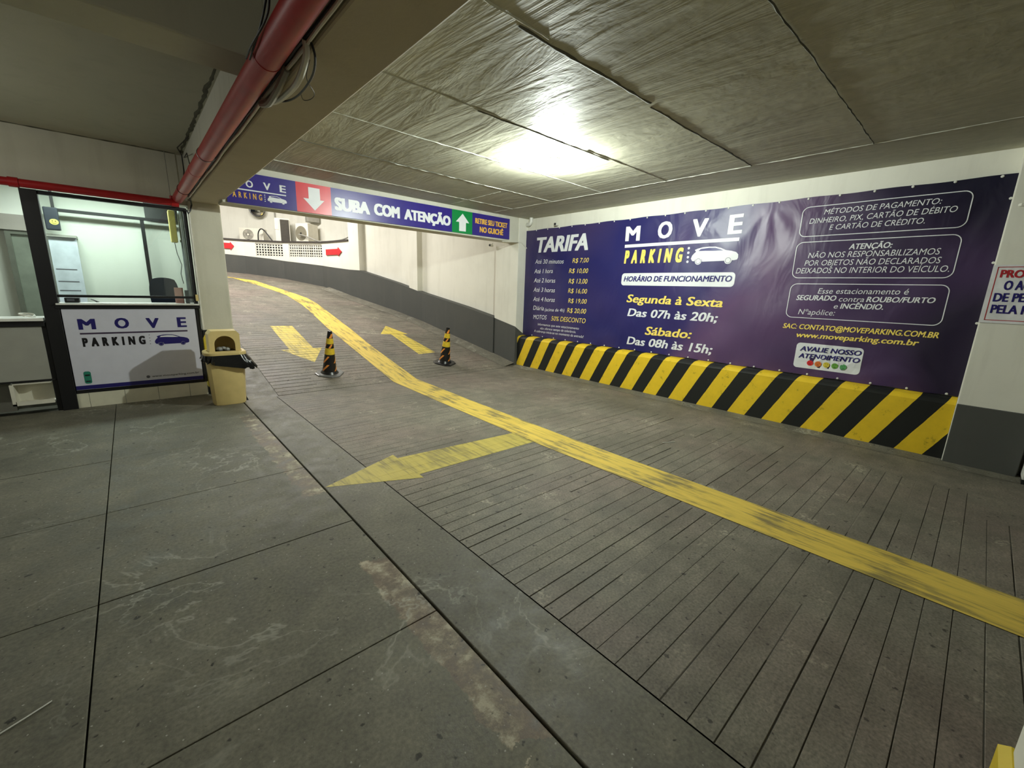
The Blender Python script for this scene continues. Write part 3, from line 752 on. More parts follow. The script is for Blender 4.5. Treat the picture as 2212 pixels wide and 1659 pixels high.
flat('arrow', [(4.403, 2.762), (4.264, 2.620), (4.331, 2.620), (4.331, 2.476), (4.472, 2.478), (4.472, 2.622), (4.54, 2.622)], e1, PWHITE, sg)

# ---------------------------------------------------------------- ticket booth front
bo = empty('ticket_booth', (-.05, 6.85, 0)); tag(bo, 'black framed ticket booth front with tall window beside the pillar', 'booth')
def bp_(name, a, b, mat, bev=.003): 
    o = boxo(name, (a[0]+.05, a[1]-6.85, a[2]), (b[0]+.05, b[1]-6.85, b[2]), mat, bo, bev); return o
bp_('post', (-.725, 6.80, 0), (-.60, 6.90, 2.362), BLACK); bp_('post', (.605, 6.82, .18), (.643, 6.88, 2.362), BLACK)
bp_('top_rail', (-.60, 6.82, 2.325), (.61, 6.88, 2.362), BLACK)
bp_('bottom_rail', (-.60, 6.82, 1.268), (.61, 6.86, 1.297), BLACK)
bp_('counter_rail', (-.63, 6.79, 1.145), (.655, 6.86, 1.186), BLACK)
bp_('counter', (-.62, 6.76, 1.186), (.645, 7.10, 1.205), WPLAS)
bp_('sill_rail', (-.60, 6.83, .172), (.61, 6.86, .212), BLACK)
bp_('infill_panel', (-.60, 6.835, .212), (.605, 6.87, 1.145), BLACK)
bp_('window_pane', (-.595, 6.848, 1.297), (.607, 6.852, 2.325), GLASS, 0)
tx = [-.658, -.502, -.191, .123, .440, .635]
for a, b in zip(tx, tx[1:]): bp_('tile', (a+.002, 6.835+random.uniform(-.002, .002), 0), (b-.002, 6.87, .172), TILE, .002)
bs = empty('booth_sign', (0, 6.822, .215)); tag(bs, 'white advertising board with navy car emblem fixed under the booth counter', 'sign')
def opl(x, z, eps=0): return (x, -.0125-eps, z-.215)
m = MB(); m.box((-.592, -.012, 0), (.597, .006, .925)); m.build('board', BOARD, bs, bevel=.002)
o1 = lambda h, z, eps=0: opl(h, z, .001+eps)
for t_, hv in [(('M',-0.482,0.909,-0.339,0.91,0.12,'nb'), .045), (('O',-0.179,0.913,-0.052,0.914,0.121,'nb'), .045), (('V',0.104,0.911,0.226,0.909,0.12,'nb'), .045), (('E',0.401,0.911,0.495,0.911,0.124,'nb'), .045),
           (('PARKING',-0.472,0.713,0.072,0.715,0.101,'kbs'), .075), (('www.moveparking.com.br',0.082,0.297,0.558,0.300,0.026,'kn'), .012)]:
    lettering(*t_, MP, o1, bs, hv)
flat('rule', [(-.479, .854), (.495, .854), (.495, .872), (-.479, .872)], o1, plain('plum_print', (60, 44, 70), .4, bump=0), bs)
for k in range(4): disc('dot', .115, .825-k*.036, .005, o1, PGREY, bs, 0, 8)
car(.158, .695, .500, .825, o1, NAVY, PWHITE, bs)
disc('globe_icon', .046, .308, .018, o1, PGREY, bs)
flat('blue_band', [(-.592, .219), (.597, .217), (.597, .265), (-.592, .265)], o1, NAVY, bs)
gc = flat('green_car_icon', rrect(-.512, .285, -.452, .428, .02), o1, plain('green_print', (40, 128, 106), .4, bump=0), bs)
flat('icon_window', rrect(-.502, .375, -.462, .392, .005), o1, PBLACK, gc, .001); flat('icon_window', rrect(-.502, .305, -.462, .318, .005), o1, PBLACK, gc, .001)
# left bay
lb = empty('service_hatch', (-1.6, 6.85, 0)); tag(lb, 'grey panelled service hatch with open top, left of the ticket booth post', 'hatch')
def lp_(name, a, b, mat, bev=.003): return boxo(name, (a[0]+1.6, a[1]-6.85, a[2]), (b[0]+1.6, b[1]-6.85, b[2]), mat, lb, bev)
lp_('counter', (-3.6, 6.76, 1.015), (-.735, 7.15, 1.045), WPLAS); lp_('counter_rail', (-3.6, 6.80, .955), (-.735, 6.86, 1.015), BLACK)
lp_('panel', (-3.6, 6.82, .372), (-.765, 6.85, .955), GREYP); lp_('bottom_rail', (-3.6, 6.82, .352), (-.735, 6.87, .372), BLACK)
lp_('post', (-.768, 6.83, .0), (-.727, 6.88, 1.0), BLACK)
fl = MB(); fl.box((-1.085, 6.80, .105), (-.775, 6.99, .125)); fl.box((-1.085, 6.80, .105), (-1.055, 6.99, .335)); fl.box((-1.06, 6.985, .105), (-.775, 6.99, .335)); fl.box((-1.06, 6.80, .335), (-.775, 6.99, .345)); fl.box((-1.06,6.80,.125),(-.775,6.81,.15))
tray = fl.build('tray', METALW); tag(tray, 'shallow white metal tray box under the grey hatch panel', 'box')
m = MB(); m.box((-3.6, 7.15, 0), (-.76, 7.2, 1.0)); m.box((-3.6, 7.05, 0), (-1.1, 7.15, .33)); struct(m.build('trim_9', GREYP))
# booth interior room
m = MB(); m.poly([(-3.6, 8.6, 0), (.9, 8.6, 0), (.9, 8.6, 2.95), (-3.6, 8.6, 2.95)]); m.poly([(-3.6, 6.9, 0), (-3.6, 8.6, 0), (-3.6, 8.6, 2.95), (-3.6, 6.9, 2.95)])
m.poly([(.9, 7.15, 0), (.9, 8.6, 0), (.9, 8.6, 2.95), (.9, 7.15, 2.95)]); m.poly([(-3.6, 6.95, 2.94), (.9, 6.95, 2.94), (.9, 8.6, 2.94), (-3.6, 8.6, 2.94)])
rm = struct(m.build('wall_booth', INNER))
m = MB(); m.box((-3.6, 8.45, 2.05), (-.80, 8.6, 2.24)); struct(m.build('trim_10', m_wall('hatch_lintel_paint', (150, 146, 136), .2, (120, 118, 108))))
d1 = MB(); d1.box((-1.05, 8.50, 0), (-.80, 8.56, 2.0)); d1 = struct(d1.build('door_1', plain('door_grey_green', (112, 120, 106), .5)))
m = MB(); m.box((-1.10, 8.47, 0), (-1.05, 8.58, 2.05)); m.box((-1.05, 8.47, 2.0), (-.80, 8.58, 2.05)); m.build('door_frame', plain('door_frame_paint', (92, 96, 84), .5), d1)
fr_ = MB(); fr_.box((-.72, 8.42, 2.325), (.60, 8.46, 2.365)); fr_.box((.232, 8.42, 0), (.275, 8.46, 2.33)); fr_.box((-.64, 8.42, 2.36), (-.61, 8.46, 2.94))
tag(fr_.build('inner_frame', BLACK), 'black metal door frame standing at the back inside the booth', 'frame')
m = MB(); m.box((.30, 8.5, 2.37), (.66, 8.58, 2.60)); tag(m.build('wall_hood', plain('dark_hood', (60, 62, 62), .4)), 'dark grey panel high on the booth back wall at right', 'panel')
sb = empty('speaker_box', (-.645, 8.30, 2.08)); tag(sb, 'black box with a round yellow smiling sticker hung in the booth corner', 'box')
m = MB(); m.box((-.065, 0, 0), (.065, .1, .28)); m.build('cabinet', plain('slate_box', (42, 48, 58), .5), sb, bevel=.01)
st = MB(); st.poly([(.018+.042*math.cos(a*math.pi/9), -.002, .10+.036*math.sin(a*math.pi/9)) for a in range(18)][::-1]); st = st.build('face_sticker', plain('sticker_yellow', (226, 226, 110), .4, bump=0), sb)
for s_ in (-1, 1):
    e = MB(); e.poly([(.018+s_*.014+.006*math.cos(a*math.pi/4), -.004, .110+.006*math.sin(a*math.pi/4)) for a in range(8)][::-1]); e.build('sticker_eye', PBLACK, st)
m = MB()
for i in range(10):
    a0, a1 = math.pi*(1.15+.7*i/10), math.pi*(1.15+.7*(i+1)/10)
    m.poly([(.018+r*math.cos(a), -.004, .104+r*math.sin(a)) for r, a in ((.026, a0), (.026, a1), (.022, a1), (.022, a0))])
m.build('sticker_mouth', PBLACK, st)
m = MB(); m.box((-.72, 8.40, 1.05), (-.455, 8.44, 2.0)); o = m.build('paper_chart', plain('blue_white_paper', (206, 214, 222), .5, bump=0)); tag(o, 'tall bluish white paper chart on the left inside the booth window', 'chart')
for k, z_ in enumerate((1.30, 1.42, 1.58)):
    q = MB(); q.box((-.70, 8.398, z_), (-.50, 8.3995, z_+.012)); q.build('printed_line', PGREY, o)
m = MB(); m.box((-.73, 8.36, 2.0), (-.45, 8.6, 2.03)); tag(m.build('wall_shelf', GREYP), 'narrow grey shelf above the paper chart inside the booth', 'shelf')
m = MB(); m.tube([(.64, 7.55, 1.0), (.64, 7.55, 2.45)], .036, 16); duct = m.build('duct_tube', STEEL, smooth=True); tag(duct, 'vertical galvanised duct on the right inside the booth window', 'duct')
m = MB(); m.tube([(.64, 7.55, 2.0), (.64, 7.55, 2.03)], .044, 16); m.build('duct_collar', STEEL, duct, smooth=True)
m = MB(); m.box((.50, 7.50, 1.99), (.575, 7.58, 2.40)); tag(m.build('yellow_box', plain('pale_yellow_plastic', (214, 200, 120), .4), bevel=.015), 'tall pale yellow plastic box beside the duct inside the booth', 'box')
m = MB(); m.tube([(.535, 7.52, 1.99), (.545, 7.50, 1.85), (.575, 7.45, 1.7), (.55, 7.40, 1.58), (.56, 7.35, 1.45)], .004, 6); tag(m.build('thin_cable', CBLACK, smooth=True), 'thin dark cable hanging below the pale yellow box', 'cable')
# chair
ch = empty('office_chair', (.35, 7.42, 0)); tag(ch, 'dark blue office chair with rounded back behind the booth counter', 'chair')
BLUE = plain('dark_blue_fabric', (40, 50, 72), .85, scale=60)
m = MB(); pts = []
for j in range(9):
    for i in range(11):
        u, v = i/10*2-1, j/8*2-1
        k_ = 1-.22*max(0, abs(v))**3*abs(u)**.5; m.v.append((.155*u*k_, .03*u*u-.02*v, 1.30+.22*v*(1-.12*u*u)))
N1 = len(m.v)
for q in list(m.v): m.v.append((q[0]*.97, q[1]+.05, q[2]))
for j in range(8):
    for i in range(10):
        a = j*11+i; m.f.append((a, a+1, a+12, a+11)); m.f.append((N1+a, N1+a+11, N1+a+12, N1+a+1)); m.mi += [0, 0]
bd = [i for i in range(11)]+[j*11+10 for j in range(1, 9)]+[8*11+i for i in range(9, -1, -1)]+[j*11 for j in range(7, 0, -1)]
for a, b in zip(bd, bd[1:]+bd[:1]): m.f.append((b, a, N1+a, N1+b)); m.mi.append(0)
m.build('backrest', BLUE, ch, smooth=True)
m = MB(); m.box((-.22, -.22, .78), (.22, .2, .86)); m.build('seat', BLUE, ch, bevel=.03)
m = MB(); m.bar((0, .08, 1.15), (0, .18, .80), .06, .015); m.tube([(0, 0, .12), (0, 0, .78)], .03); m.build('support', BLACK, ch)
for k in range(5):
    a = k*2*math.pi/5; q = MB(); q.bar((0, 0, .12), (.28*math.cos(a), .28*math.sin(a), .07), .04, .03); q.tube([(.28*math.cos(a), .28*math.sin(a)-.015, .03), (.28*math.cos(a), .28*math.sin(a)+.015, .03)], .03); q.build('leg', BLACK, ch)
m = MB(); m.box((.425, 6.95, 1.206), (.515, 6.98, 1.40)); hb = m.build('card_holder', plain('pinkish_card', (176, 132, 122), .5, bump=0), bevel=.004); tag(hb, 'small pinkish printed card standing on the booth counter at right', 'card')
m = MB(); m.box((.53, 6.93, 1.206), (.57, 7.0, 1.37)); tag(m.build('clear_holder', plain('smoky_plastic', (120, 126, 128), .2), bevel=.004), 'small grey plastic holder beside the pinkish card on the counter', 'holder')
m = MB(); m.box((-.56, 6.92, 1.206), (-.44, 7.05, 1.262)); dv = m.build('ticket_device', BLACK, bevel=.008); tag(dv, 'small black device at the left end of the booth counter', 'device')
m = MB(); m.box((-.54, 6.915, 1.225), (-.48, 6.921, 1.25)); m.build('device_screen', PGREY, dv)
m = MB(); m.tube([(-.32+.035*math.cos(t*.5)*(1-t*.02), 7.0+.03*math.sin(t*.5), 1.212+.03*math.sin(t*.25)**2) for t in range(26)], .004, 6); tag(m.build('cable_coil', CBLACK, smooth=True), 'small coiled dark cable lying on the booth counter', 'cable')
m = MB(); m.tube([(-.86+.06*math.cos(t*.55)*(1+.1*math.sin(t)), 6.9+.05*math.sin(t*.55), 1.055+.035*abs(math.sin(t*.3))) for t in range(32)], .005, 6); tag(m.build('cable_coil', CWHITE, smooth=True), 'tangled white cable coil on the hatch counter beside the black post', 'cable')

# ---------------------------------------------------------------- red pipes, conduits and cables
pp = empty('sprinkler_pipe', (.565, 2.5, 2.45)); tag(pp, 'thick red fire pipe hung along the left side of the main beam', 'pipe')
def rel(pts, o): return [tuple(Vector(p)-o.location) for p in pts]
m = MB(); m.tube(rel([(.565, -4.95, 2.452), (.565, 6.72, 2.452)], pp), .0545, 28); m.build('pipe_run', RED, pp, smooth=True)
for yy in (2.27, -.4, 4.9):
    m = MB(); m.tube(rel([(.565, yy, 2.452), (.565, yy+.008, 2.452)], pp), .0565, 28); m.build('coupling', RED, pp, smooth=True)
for yy in (4.25, 6.0):
    m = MB(); m.tube([(.057*math.cos(a*math.pi/12), yy-2.5+.02*math.sin(a*math.pi/12), .002+.057*math.sin(a*math.pi/12)) for a in range(25)], .003, 6, False); m.build('wire_strap', CBLACK if yy > 5 else STEEL, pp, smooth=True)
p2 = empty('header_pipe', (-3, 6.775, 2.40)); tag(p2, 'thinner red pipe running horizontally above the booth windows', 'pipe')
m = MB(); m.tube(rel([(-8.5, 6.775, 2.405), (.56, 6.775, 2.405)], p2), .040, 20); m.build('pipe_run', RED, p2, smooth=True)
for xx in (.50, -.78):
    m = MB(); m.tube(rel([(xx, 6.775, 2.405), (xx+.07, 6.775, 2.405)], p2), .048, 20); m.build('fitting', RED, p2, smooth=True)
m = MB(); m.tube(rel([(.505, 6.775, 2.44), (.505, 6.775, 2.48)], p2), .014, 8); m.build('hanger_nut', RED, p2)
for (x_, y_, z0_, lab) in ((.50, 6.775, 2.48, 'thin rusty hanger rod above the red header pipe near the corner'),):
    m = MB(); m.tube([(x_, y_, z0_), (x_-.005, y_, 2.97)], .004, 6); tag(m.build('hanger_rod', CGREY, smooth=True), lab, 'rod')
m = MB(); m.tube([(.655, 5.9, 2.97), (.60, 6.5, 2.97), (.66, 6.78, 2.96), (.665, 6.80, 2.78), (.62, 6.7, 2.55)], .006, 6); tag(m.build('corner_cable', CBLACK, smooth=True), 'dark cable dropping down the ceiling corner above the pillar', 'cable')
m = MB(); m.tube([(.665, 6.6, 2.90), (.62, 5.9, 2.80), (.565, 5.2, 2.51)], .005, 6); tag(m.build('tie_wire', CBLACK, smooth=True), 'thin black wire from the ceiling corner to the red pipe', 'wire')
def wav(x, z, y0, y1, ax, az, n=60, ph=0):
    return [(x+ax*math.sin(i*.9+ph)+ax*.6*math.sin(i*2.3), y0+(y1-y0)*i/n, z+az*math.sin(i*.7+ph*2)) for i in range(n+1)]
cr = empty('beam_conduit', (.65, 2, 2.49)); tag(cr, 'grey conduit tube fixed along the beam beside the red pipe', 'conduit')
m = MB(); m.tube(rel(wav(.640, 2.512, -4.5, 6.55, .0015, .002), cr), .015, 10); m.build('tube_run', CGREY, cr, smooth=True)
for yy in (.6, 1.6, 3.2, 4.4, 5.6): m = MB(); m.tube(rel([(.64, yy, 2.512), (.64, yy+.03, 2.512)], cr), .018, 10); m.build('clip', STEEL, cr)
m = MB(); m.tube(wav(.657, 2.478, -4.5, 6.6, .003, .005, 90), .009, 8); tag(m.build('black_cable', CBLACK, smooth=True), 'long wavy black cable running along the lower edge of the beam', 'cable')
m = MB(); m.tube(wav(.662, 2.462, -4.5, 6.7, .002, .003, 70, 1), .008, 8); tag(m.build('white_cable', CWHITE, smooth=True), 'long white cable under the black one along the beam edge', 'cable')
m = MB(); m.tube([(.665, 6.6, 2.46), (.69, 6.72, 2.44), (.70, 6.80, 2.41), (.68, 6.80, 2.34), (.655, 6.79, 2.30), (.64, 6.78, 2.34)], .009, 8); tag(m.build('cable_bend', CBLACK, smooth=True), 'black cable bend hanging at the top of the booth pillar', 'cable')
# cable tangle near the coupling
def loop(pts, r, mat, name, lab, grp=None):
    P = [Vector(p) for p in pts]; out = []
    for i in range(len(P)-1):
        p0, p1, p2_, p3 = P[max(i-1, 0)], P[i], P[i+1], P[min(i+2, len(P)-1)]
        for k in range(6):
            t = k/6; out.append(.5*((2*p1)+(-p0+p2_)*t+(2*p0-5*p1+4*p2_-p3)*t*t+(-p0+3*p1-3*p2_+p3)*t**3))
    out.append(P[-1]); m = MB(); m.tube(out, r, 8); o = m.build(name, mat, smooth=True); tag(o, lab, 'cable'); return o
loop([(.655, 2.05, 2.47), (.67, 2.10, 2.43), (.69, 2.30, 2.405), (.70, 2.55, 2.42), (.69, 2.72, 2.435), (.66, 2.80, 2.46)], .014, CWHITE, 'cable_loop', 'thick white cable sagging under the beam beside the pipe joint')
loop([(.66, 2.02, 2.47), (.69, 2.05, 2.42), (.72, 2.2, 2.40), (.735, 2.45, 2.405), (.72, 2.62, 2.42), (.68, 2.72, 2.445)], .005, CBLACK, 'cable_loop', 'black cable loop sagging under the beam beside the pipe joint')
loop([(.66, 2.35, 2.46), (.655, 2.5, 2.42), (.66, 2.7, 2.415), (.66, 2.85, 2.45)], .016, CGREY, 'cable_loop', 'grey sagging cable end under the beam near the pipe joint')
loop([(.70, 2.15, 2.445), (.73, 2.3, 2.43), (.80, 2.42, 2.425), (.815, 2.52, 2.43), (.79, 2.56, 2.43), (.76, 2.50, 2.44)], .0018, CBLACK, 'loose_wire', 'hair thin loose wire curling under the main beam')
loop([(.51, 1.75, 2.97), (.512, 1.78, 2.70), (.50, 1.9, 2.52), (.505, 2.0, 2.47), (.49, 2.2, 2.44), (.50, 2.35, 2.45)], .004, CBLACK, 'hanger_wire', 'thin black hanger wires tied around the red pipe near the top')
loop([(.505, 1.70, 2.97), (.50, 1.80, 2.75), (.495, 1.95, 2.50), (.502, 2.3, 2.43)], .004, CBLACK, 'hanger_wire', 'second black hanger wire beside the first, left of the red pipe')
# white conduit between booth and pillar, small box, elbow, wall cables, cameras
m = MB(); m.tube([(.661, 6.80, .87), (.661, 6.80, 1.9), (.661, 6.80, 2.33)], .012, 10); tag(m.build('white_conduit', CWHITE, smooth=True), 'vertical white conduit on the left edge of the booth pillar', 'conduit')
m = MB(); m.box((.622, 6.795, 1.24), (.652, 6.83, 1.32)); tag(m.build('switch_box', BEIGE, bevel=.004), 'small beige switch box between booth window and pillar', 'switch')
el = [(5.86, 6.10, 2.87), (5.86, 6.10, 2.80), (5.865, 6.13, 2.765), (5.88, 6.18, 2.755), (5.90, 6.24, 2.76), (5.95, 6.26, 2.77)]
m = MB(); m.tube(el, .035, 14); tag(m.build('pipe_elbow', WPLAS, smooth=True), 'white plastic pipe elbow at the ceiling corner above the banner', 'pipe')
m = MB(); m.tube([(5.30, 6.275, 2.40), (5.70, 6.275, 2.425), (5.80, 6.275, 2.42), (5.93, 6.27, 2.33)], .009, 8); tag(m.build('wall_cable', CWHITE, smooth=True), 'white cable crossing the pier below the end of the overhead sign', 'cable')
m = MB(); m.tube([(5.94, .03, 2.36), (5.80, .03, 2.36), (5.742, -.02, 2.36), (5.742, -.42, 2.365)], .014, 10); tag(m.build('wall_conduit', CWHITE, smooth=True), 'short white conduit at the top right of the banner', 'conduit')
def camera_thing(loc, lab, rz):
    e = empty('security_camera', loc, (0, 0, rz)); tag(e, lab, 'camera', None)
    m = MB(); m.tube([(0, 0, 0), (.09, 0, .0)], .026, 14); m.build('housing', WPLAS, e, smooth=True)
    m = MB(); m.tube([(-.004, 0, 0), (.0, 0, 0)], .022, 14); m.build('lens', PBLACK, e)
    m = MB(); m.tube([(.06, 0, 0), (.10, 0, .05)], .01, 8); m.build('bracket', WPLAS, e)
camera_thing((5.84, 5.46, 2.70), 'small security camera on the wall just above the banner', .25)
camera_thing((5.60, 7.02, 2.40), 'small security camera on the ramp wall beside the pier', .25)

# ---------------------------------------------------------------- ceiling bulb
cb = empty('ceiling_bulb', (3.492, 3.327, 2.868)); tag(cb, 'bare glowing light bulb in a white ceiling socket', 'lamp')
m = MB(); m.lathe([(0, 0), (.062, 0), (.064, -.008), (.05, -.012), (.046, -.012), (.03, -.022), (.024, -.035), (.024, -.055), (0, -.055)], 28); m.build('socket', plain('porcelain', (200, 200, 184), .3), cb, smooth=True)
EM = bpy.data.materials.new('bulb_glow'); EM.use_nodes = True; b_ = EM.node_tree.nodes['Principled BSDF']
b_.inputs['Emission Color'].default_value = (.92, 1.0, .92, 1); b_.inputs['Emission Strength'].default_value = BULB_STRENGTH
m = MB(); m.lathe([(0.001, -.052), (.016, -.056), (.03, -.075), (.034, -.098), (.032, -.12), (.02, -.138), (0.001, -.145)], 20); m.build('bulb', EM, cb, smooth=True)

# ---------------------------------------------------------------- litter bin
lbn = empty('litter_bin', (.785, 6.21, 0)); tag(lbn, 'beige plastic litter bin with arched opening standing before the pillar', 'bin')
def rr(w_, d_, z, c=.35, n=5, sh=(0, 0)):
    pts = []; r = min(w_, d_)*c/2*1.2
    for cx, cy, a0 in ((w_/2-r, d_/2-r, 0), (-w_/2+r, d_/2-r, 90), (-w_/2+r, -d_/2+r, 180), (w_/2-r, -d_/2+r, 270)):
        for k in range(n+1):
            a = math.radians(a0+90*k/n); pts.append((cx+r*math.cos(a)+sh[0], cy+r*math.sin(a)+sh[1], z))
    return pts
def loft(m, rings, cap0=True, cap1=True):
    n0 = len(m.v); n = len(rings[0])
    for r in rings: m.v += r
    for i in range(len(rings)-1):
        for k in range(n):
            a = n0+i*n+k; b = n0+i*n+(k+1) % n; m.f.append((a, b, b+n, a+n)); m.mi.append(0)
    if cap0: m.f.append(tuple(n0+k for k in reversed(range(n)))); m.mi.append(0)
    if cap1: m.f.append(tuple(n0+(len(rings)-1)*n+k for k in range(n))); m.mi.append(0)
m = MB(); loft(m, [rr(.33, .26, .0, .5, 2), rr(.345, .275, .015, .5, 2), rr(.40, .32, .60, .5, 2), rr(.385, .305, .60, .5, 2), rr(.33, .26, .05, .5, 2)], True, True); m.build('body', BEIGE, lbn, smooth=True)
m = MB(); loft(m, [rr(.425, .345, .615, .45), rr(.435, .355, .625, .45), rr(.435, .355, .655, .45), rr(.42, .34, .665, .45), rr(.355, .28, .665, .45), rr(.355, .28, .615, .45)], False, False)
m.f.append(tuple(range(24))[::-1]) if False else None
m.build('rim', BEIGE, lbn, smooth=True)
hood = MB(); hw, hd, z0, z1 = .31, .25, .66, .915
arch = [(-.105, .672)]+[(.105*math.cos(math.pi-math.pi*k/14), .755+.10*math.sin(math.pi*k/14)) for k in range(15)]+[(.105, .672)]
outer = []
ol = [(-hw/2-.005, .66)]+[(-hw/2-.003, .66+(z1-.04-.66)*k/4) for k in range(1, 5)]+[(-hw/2+.03, z1)]+[(-hw/2+.03+(hw-.06)*k/6, z1) for k in range(1, 6)]+[(hw/2-.03, z1)]+[(hw/2+.003, z1-.04-(z1-.04-.66)*k/4) for k in range(0, 4)]+[(hw/2+.005, .66)]
for sy in (-1,):
    yy = -hd/2
    A = [(x, yy, z) for x, z in arch]; B = [(x, yy-.002, z) for x, z in ol]
    nA, nB = len(A), len(B)
    for k in range(nA-1):
        i0 = round(k*(nB-1)/(nA-1)); i1 = round((k+1)*(nB-1)/(nA-1)); seg = [B[i] for i in range(i0, i1+1)]
        hood.poly([A[k]]+seg+[A[k+1]])
    hood.poly([B[0], A[0], A[-1], B[-1]])
    for k in range(nA-1): hood.poly([A[k+1], A[k], (A[k][0], A[k][1]+.012, A[k][2]), (A[k+1][0], A[k+1][1]+.012, A[k+1][2])])
for a, b in zip(ol, ol[1:]): hood.poly([(b[0], -hd/2-.002, b[1]), (a[0], -hd/2-.002, a[1]), (a[0], hd/2, a[1]), (b[0], hd/2, b[1])])
hood.poly([(x, hd/2, z) for x, z in ol])
hood.build('hood', BEIGE, lbn)
m = MB(); m.box((-.13, -.09, .60), (.13, .10, .675)); m.build('bag_mouth', BAG, lbn, bevel=.03)
for dx, dz_, r_ in ((-.05, .69, .04), (.03, .685, .035), (-.01, .70, .03)):
    m = MB(); m.lathe([(0.001, dz_-r_*.6), (r_*.8, dz_-r_*.4), (r_, dz_), (r_*.7, dz_+r_*.5), (.001, dz_+r_*.7)], 7, (dx, -.05)); m.build('waste', plain('grey_waste', (150, 150, 146), .6), lbn)
# bag skirt hanging out under the rim
m = MB(); nseg = 48; R0 = rr(.44, .36, .625, .45, 11); n_ = len(R0); rows = [[], [], [], []]
for k, p in enumerate(R0):
    ang = math.atan2(p[1], p[0]); f_ = .5+.5*math.cos(ang+.35)
    dr = .012*math.sin(k*1.9)+.008*math.sin(k*3.7)
    L = .05+.13*f_+.015*math.sin(k*1.3); out_ = .015+.085*f_**2
    for j in range(4):
        t = j/3; s_ = 1+(out_*t+dr*t)/.22*1; rows[j].append((p[0]*s_, p[1]*(1+(out_*.5*t+dr*t)/.18), .625-L*t))
for j in range(3):
    for k in range(n_):
        b = (k+1) % n_; m.poly([rows[j][k], rows[j][b], rows[j+1][b], rows[j+1][k]])
m.build('bag_skirt', BAG, lbn, smooth=True)

# ---------------------------------------------------------------- traffic cones
tilt = math.atan(SL)
def cone(x, y, rz, lab, basemat, first=None):
    e = empty('traffic_cone', (x, y, hz(y)+.002), (0, 0, 0)); tag(e, lab, 'traffic cone')
    e.rotation_euler = (Matrix.Rotation(tilt, 3, 'X') @ Matrix.Rotation(rz, 3, 'Z')).to_euler()
    m = MB(); n = 8; b0 = []
    for q in (.19, .185): pass
    ring0 = []; 
    for (s, z) in ((.19, 0), (.19, .012), (.175, .02)):
        r = []
        for cx, cy in ((1, .55), (.55, 1), (-.55, 1), (-1, .55), (-1, -.55), (-.55, -1), (.55, -1), (1, -.55)): r.append((cx*s, cy*s, z))
        ring0.append(r)
    loft(m, ring0); m.build('base_plate', basemat, e, bevel=.003)
    R = lambda z: .105+(.032-.105)*(z-.05)/(.70-.05)
    m = MB(); m.lathe([(.135, .02), (.125, .035), (.108, .05), (.105, .06), (R(.68), .68), (R(.70)*.9, .70), (.012, .703), (.01, .69)], 32); m.build('cone_body', CONEB, e, smooth=True)
    for z0, z1 in ((.33, .43), (.50, .585)):
        m = MB(); m.lathe([(R(z0)+.001, z0), (R(z0)+.003, z0+.002), (R(z1)+.003, z1-.002), (R(z1)+.001, z1)], 32); m.build('reflective_band', CONEY, e, smooth=True)
    for (za, zb, nn, tw, wd) in ((.06, .325, 3, 1.1, .38), (.435, .495, 4, .7, .5), (.59, .66, 2, .9, .9)):
        for k in range(nn):
            for half in range(2 if nn == 3 else 1):
                m = MB(); S_ = 6
                lo = za+(zb-za)*(.5*half) if nn == 3 else za; hi = lo+(zb-za)*(.42 if nn == 3 else 1)
                for i in range(S_):
                    t0, t1 = i/S_, (i+1)/S_; z_0 = lo+(hi-lo)*t0; z_1 = lo+(hi-lo)*t1
                    a0 = k*2*math.pi/nn+tw*t0*.9; a1 = k*2*math.pi/nn+tw*t1*.9
                    for g_ in range(3):
                        w0, w1 = wd*g_/3, wd*(g_+1)/3
                        P = lambda a, z: ((R(z)+.0018)*math.cos(a), (R(z)+.0018)*math.sin(a), z)
                        m.poly([P(a0+w0, z_0), P(a0+w1, z_0), P(a1+w1, z_1), P(a1+w0, z_1)])
                m.build('orange_stripe', CONEO, e)
    return e
cone(2.235, 6.84, .9, 'black and yellow banded traffic cone in front of the down arrow', BASEW)
cone(4.37, 6.80, .5, 'black and yellow banded traffic cone at the tail of the up arrow near the wall', CONEB)

# ---------------------------------------------------------------- things on the ledge
def ac_front(e, w_, h_, d_, fx, rad, name='casing'):
    m = MB(); m.box((-w_/2, 0, 0), (w_/2, d_, h_)); o = m.build('casing', METALW, e, bevel=.012)
    N = 28; m = MB()
    for r1, r2 in ((rad, rad*.9), (rad*.78, rad*.72), (rad*.6, rad*.54), (rad*.42, rad*.37)):
        for k in range(N):
            a, b = 2*math.pi*k/N, 2*math.pi*(k+1)/N
            m.poly([(fx+r*math.cos(t), -.012, h_/2+r*math.sin(t)) for r, t in ((r1, a), (r1, b), (r2, b), (r2, a))])
    m.build('fan_guard', METALW if name == 'casing' else GRILLE, e)
    m = MB(); m.poly([(fx+rad*math.cos(2*math.pi*k/N), -.004, h_/2+rad*math.sin(2*math.pi*k/N)) for k in range(N)]); m.build('fan_recess', GRILLE, e)
    for k in range(3):
        a = k*2*math.pi/3; m = MB(); m.poly([(fx+.03*math.cos(a), -.007, h_/2+.03*math.sin(a)), (fx+rad*.85*math.cos(a-.35), -.009, h_/2+rad*.85*math.sin(a-.35)), (fx+rad*.88*math.cos(a+.3), -.006, h_/2+rad*.88*math.sin(a+.3))]); m.build('fan_blade', plain('blade_grey', (142, 136, 122), .5), e)
    m = MB(); m.poly([(fx+rad*.2*math.cos(2*math.pi*k/12), -.014, h_/2+rad*.2*math.sin(2*math.pi*k/12)) for k in range(12)]); m.build('fan_hub', METALW, e)
a1 = empty('air_conditioner', (3.16, 16.35, 2.805), (0, 0, -.62)); tag(a1, 'wide white air conditioner unit with round fan at the left on the ledge', 'air conditioner')
ac_front(a1, .74, .40, .28, -.09, .175)
